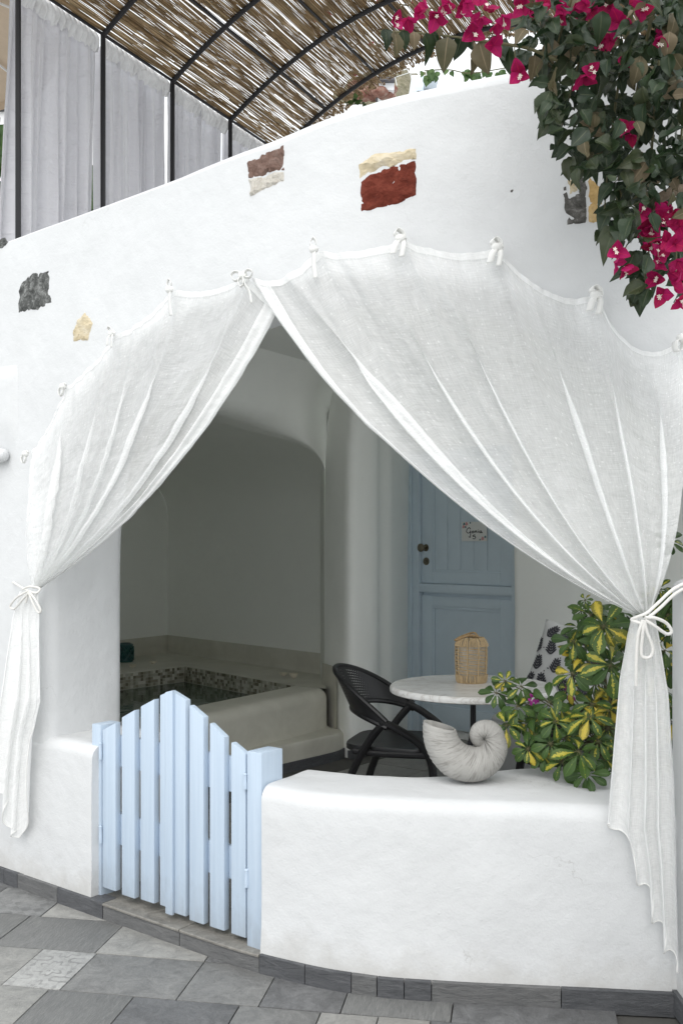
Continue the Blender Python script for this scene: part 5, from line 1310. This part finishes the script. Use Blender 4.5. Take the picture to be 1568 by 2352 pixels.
for k, (x0, y0) in enumerate(((1420, 1420), (1530, 1380), (1300, 1600), (1370, 1500))):
    m = MB(); m.tube(catmull([at(x0, y0, 3.72), at(lerp(x0, 1440, .5), lerp(y0, 1760, .5), 3.74), at(1430+k*12, 1772, 3.74)], 6), .006, 7); m.build('main_stem', M['stem'], sch)
sf.emit(sch, 300, 'inner_leaves')
# small purple blossoms poking through the shrub
pu = thing('purple_flowers', at(1265, 1605, 3.62), 'small purple blossoms poking through the variegated shrub', 'flowers')
PB = [leaf_mesh('petal', M['bract_p'], .36, OV, .2, .2, .03, seed=3)]
pf_ = Foliage()
for x, y in ((1222, 1602), (1230, 1608), (1218, 1611), (1283, 1590), (1285, 1604), (1281, 1618), (1298, 1578), (1306, 1600), (1313, 1602)):
    for k in range(3): pf_.add(PB[0], orient(at(x, y, 3.58), rv(r_), (0, -1, .3), .017), .02, 'petal')
pf_.emit(pu, 300)
m = MB(); m.tube(catmull([at(1225, 1605, 3.6), at(1285, 1605, 3.62), at(1310, 1600, 3.6)], 5), .0014, 5); m.tube([at(1285, 1605, 3.62), at(1380, 1720, 3.7)], .0016, 5); m.build('twig', M['stem'], pu)
# one fallen-looking orange leaf hanging low
# ------------------------------------------------------------ behind the pergola, left
par = thing('parasol', (-3.7, 7.3, 2.72), 'large beige canvas parasol at the upper left corner', 'parasol')
m = MB(); N = 8; rws = []
for f, z in ((0.02, 5.95), (.33, 5.72), (.66, 5.5), (1, 5.3)):
    rws.append([Vector((-3.7+math.cos(2*math.pi*k/64)*1.6*f*(1-.03*f*abs(math.sin(4*2*math.pi*k/64))), 7.3+math.sin(2*math.pi*k/64)*1.6*f*(1-.03*f*abs(math.sin(4*2*math.pi*k/64))), z)) for k in range(64)])
rws.append([v+Vector((0, 0, -.07)) for v in rws[-1]])
m.grid(rws, closed_u=True); m.build('canopy', M['canvas'], par, True, 40)
m = MB(); m.tube([(-3.7, 7.3, 2.72), (-3.7, 7.3, 6.0)], .03, 8); m.build('pole', M['rail_grey'], par)
for k in range(8):
    a = 2*math.pi*k/8; m = MB(); m.tube([Vector((-3.7+math.cos(a)*1.58*f, 7.3+math.sin(a)*1.58*f, lerp(5.93, 5.28, f)-.02)) for f in (0, .5, 1)], .010, 5); m.build('spoke', M['rail_grey'], par)
nw = thing('neighbour_wall', (-4.2, 11, 2.7), 'plain white neighbouring wall behind the curtains at the far left', 'wall')
m = MB(); m.prism([(-8, 11), (-1.6, 10.4), (-1.6, 10.7), (-8, 11.3)], 2.6, 6.05); m.build('wall_body', M['far_white'], nw, False)
m = MB(); m.prism([(-8, 10.95), (-3.3, 10.5), (-3.3, 10.8), (-8, 11.35)], 6.052, 6.15); m.build('coping', M['dark_gap'], nw, False)
VL = [leaf_mesh('leaf', M['lf_vine'], .42, OV, .25, c_, .04, seed=i+50) for i, c_ in enumerate((.2, .4))]
for cx_, cy_, n_, lab in ((10, 330, 60, 'green climbing vine on the far left wall, upper clump'), (6, 470, 34, 'green vine clump on the far left wall, just above the white wall top'), (224, 440, 40, 'green vine glimpsed between the first two pergola curtains')):
    v = thing('vine', at(cx_, cy_, 9.6), lab, 'plant', 'vines behind the pergola'); vf = Foliage()
    for k in range(n_):
        p = at(cx_+r_.gauss(-10, 18), cy_+r_.gauss(0, 36 if n_ > 35 else 24), r_.uniform(9.3, 9.8)); sz = r_.uniform(.13, .24); vf.add(r_.choice(VL), orient(p, (r_.gauss(0, .5), -.3, -1), (r_.gauss(0, .5), -1, .6), sz), sz)
    vf.emit(v, 300); m = MB(); m.tube([at(cx_-20, cy_+80, 9.7), at(cx_-12, cy_-60, 9.7)], .015, 5); m.build('stem', M['wood_stem'], v)

# ------------------------------------------------------------ background right of the pergola
m = MB(); rws = []
for j in range(24):
    Y = 30+j*1.3; row = []
    for i in range(40):
        x = 765+i*12; hy = interp([0, 8, 14, 23], [300, 225, 180, 168], j)+interp([650, 780, 900, 960, 1100, 1200], [120, 40, 0, 4, 60, 140], x)
        p = at(x, hy, Y); p.z += .9*nz(x*.03, Y*.5)+.5*nz(x*.09, Y*1.1, 2); row.append(p)
    rws.append(row)
m.grid(rws); hill = tag(m.build('hillside', M['scrub'], None, True, 180), kind='structure')
rk = thing('rock_outcrop', at(870, 218, 29), 'reddish rock outcrop on the hillside above the wall top', 'rock')
m = MB(); r2 = random.Random(8)
for k in range(80):
    c = at(r2.uniform(818, 892), r2.uniform(190, 222), r2.uniform(28, 31)); s_ = r2.uniform(.10, .26); rws = []
    for j in range(6):
        a = math.pi*j/5; rws.append([c+Vector((math.sin(a)*math.cos(b*1.047)*s_*1.3, math.sin(a)*math.sin(b*1.047)*s_, math.cos(a)*s_*.7))*(1+.25*nz(k*3.1+j, b)) for b in range(6)])
    m.grid(rws, closed_u=True)
m.build('rocks', M['rock'], rk, False)
def bgbox(name, label, x0, x1, y0, y1, Y, dep, mat, cat='house'):
    t = thing(name, at((x0+x1)/2, y1, Y), label, cat); a, b = at(x0, y0, Y), at(x1, y1, Y); m = MB(); m.prism([(a.x, Y), (b.x, Y), (b.x, Y+dep), (a.x, Y+dep)], b.z-6, a.z); m.build('wall', mat, t, False); return t
h1 = bgbox('white_house', 'bright white house high behind the wall, under the bougainvillea branch', 1010, 1420, 95, 230, 24, 6, M['far_white'])
h2 = bgbox('white_house', 'small pale blue and white house beside the rocky hillside', 945, 1075, 172, 240, 22, 4, M['far_white'])
m = MB(); a, b = at(945, 176, 21.98), at(972, 240, 21.98); m.prism([(a.x, 21.96), (b.x, 21.96), (b.x, 21.99), (a.x, 21.99)], b.z, a.z); m.build('blue_panel', M['blue_far'], h2, False)
m = MB(); a, b = at(972, 196, 21.9), at(1002, 201, 21.9); m.prism([(a.x, 21.5), (b.x, 21.5), (b.x, 22.2), (a.x, 22.2)], b.z, a.z); m.build('awning', M['blue_far'], h2, False)
m = MB(); a, b = at(958, 206, 21.9), at(985, 218, 21.9); m.prism([(a.x, 21.95), (b.x, 21.95), (b.x, 22.1), (a.x, 22.1)], b.z, a.z); m.build('window', M['dark_gap'], h2, False)
rl = thing('railing', at(960, 160, 26), 'thin pale metal railing on the far terrace near the hillside', 'railing')
m = MB(); m.tube([at(905, 168, 26), at(1010, 132, 26)], .012, 6); m.build('handrail', M['rail_grey'], rl)
m = MB(); m.tube([at(905, 178, 26), at(1010, 144, 26)], .008, 6); m.build('lower_rail', M['rail_grey'], rl)
for f in (0, .33, .66, 1):
    m = MB(); m.tube([at(lerp(905, 1010, f), lerp(168, 132, f), 26), at(lerp(905, 1010, f)+6, lerp(196, 172, f), 26)], .009, 6); m.build('baluster', M['rail_grey'], rl)
ro = thing('hill_hut', at(890, 196, 33), 'low building with dark roof edge on the hill above the rocks', 'house')
m = MB(); a, b = at(870, 186, 28), at(905, 206, 28); m.prism([(a.x, 28), (b.x, 28), (b.x, 29), (a.x, 29)], b.z, a.z); m.build('wall', M['far_white'], ro, False)
m = MB(); a, b = at(866, 180, 27.9), at(906, 187, 27.9); m.prism([(a.x, 27.8), (b.x, 27.8), (b.x, 29.2), (a.x, 29.2)], b.z, a.z); m.build('roof_edge', M['dark_gap'], ro, False)
tw = bgbox('terrace_wall', 'short white terrace wall just behind the reed roof edge', 700, 832, 238, 320, 9.9, .2, M['far_white'], 'wall')
v = thing('vine', at(1050, 160, 4.0), 'thin leafy vine trailing along the wall top below the far white house', 'plant'); vf = Foliage()
pts = catmull([at(975, 162, 3.9), at(1030, 160, 3.85), at(1080, 168, 3.8), at(1160, 156, 3.75)], 6); m = MB(); m.tube(pts, .002, 5); m.build('stem', M['stem'], v)
for k in range(34):
    x = r_.choice((980, 992, 1002, 1012, 1030, 1068, 1080, 1095, 1075, 1115, 1150)); p = at(x+r_.gauss(0, 6), 162+r_.gauss(5, 7), 3.85); sz = r_.uniform(.022, .04); vf.add(r_.choice(VL), orient(p, (r_.gauss(0, .5), -.3, -1), (r_.gauss(0, .5), -1, .4), sz), sz)
vf.emit(v, 300)
v = thing('vine', at(815, 236, 8.5), 'little vine with a few leaves at the reed roof corner above the wall', 'plant'); vf = Foliage()
for k in range(16):
    p = at(815+r_.gauss(0, 14), 234+r_.gauss(0, 5), 8.5); sz = r_.uniform(.04, .07); vf.add(r_.choice(VL), orient(p, rv(r_), (0, -1, .4), sz), sz)
vf.emit(v, 300); m = MB(); m.tube([at(795, 240, 8.5), at(840, 238, 8.5)], .004, 5); m.build('stem', M['stem'], v)
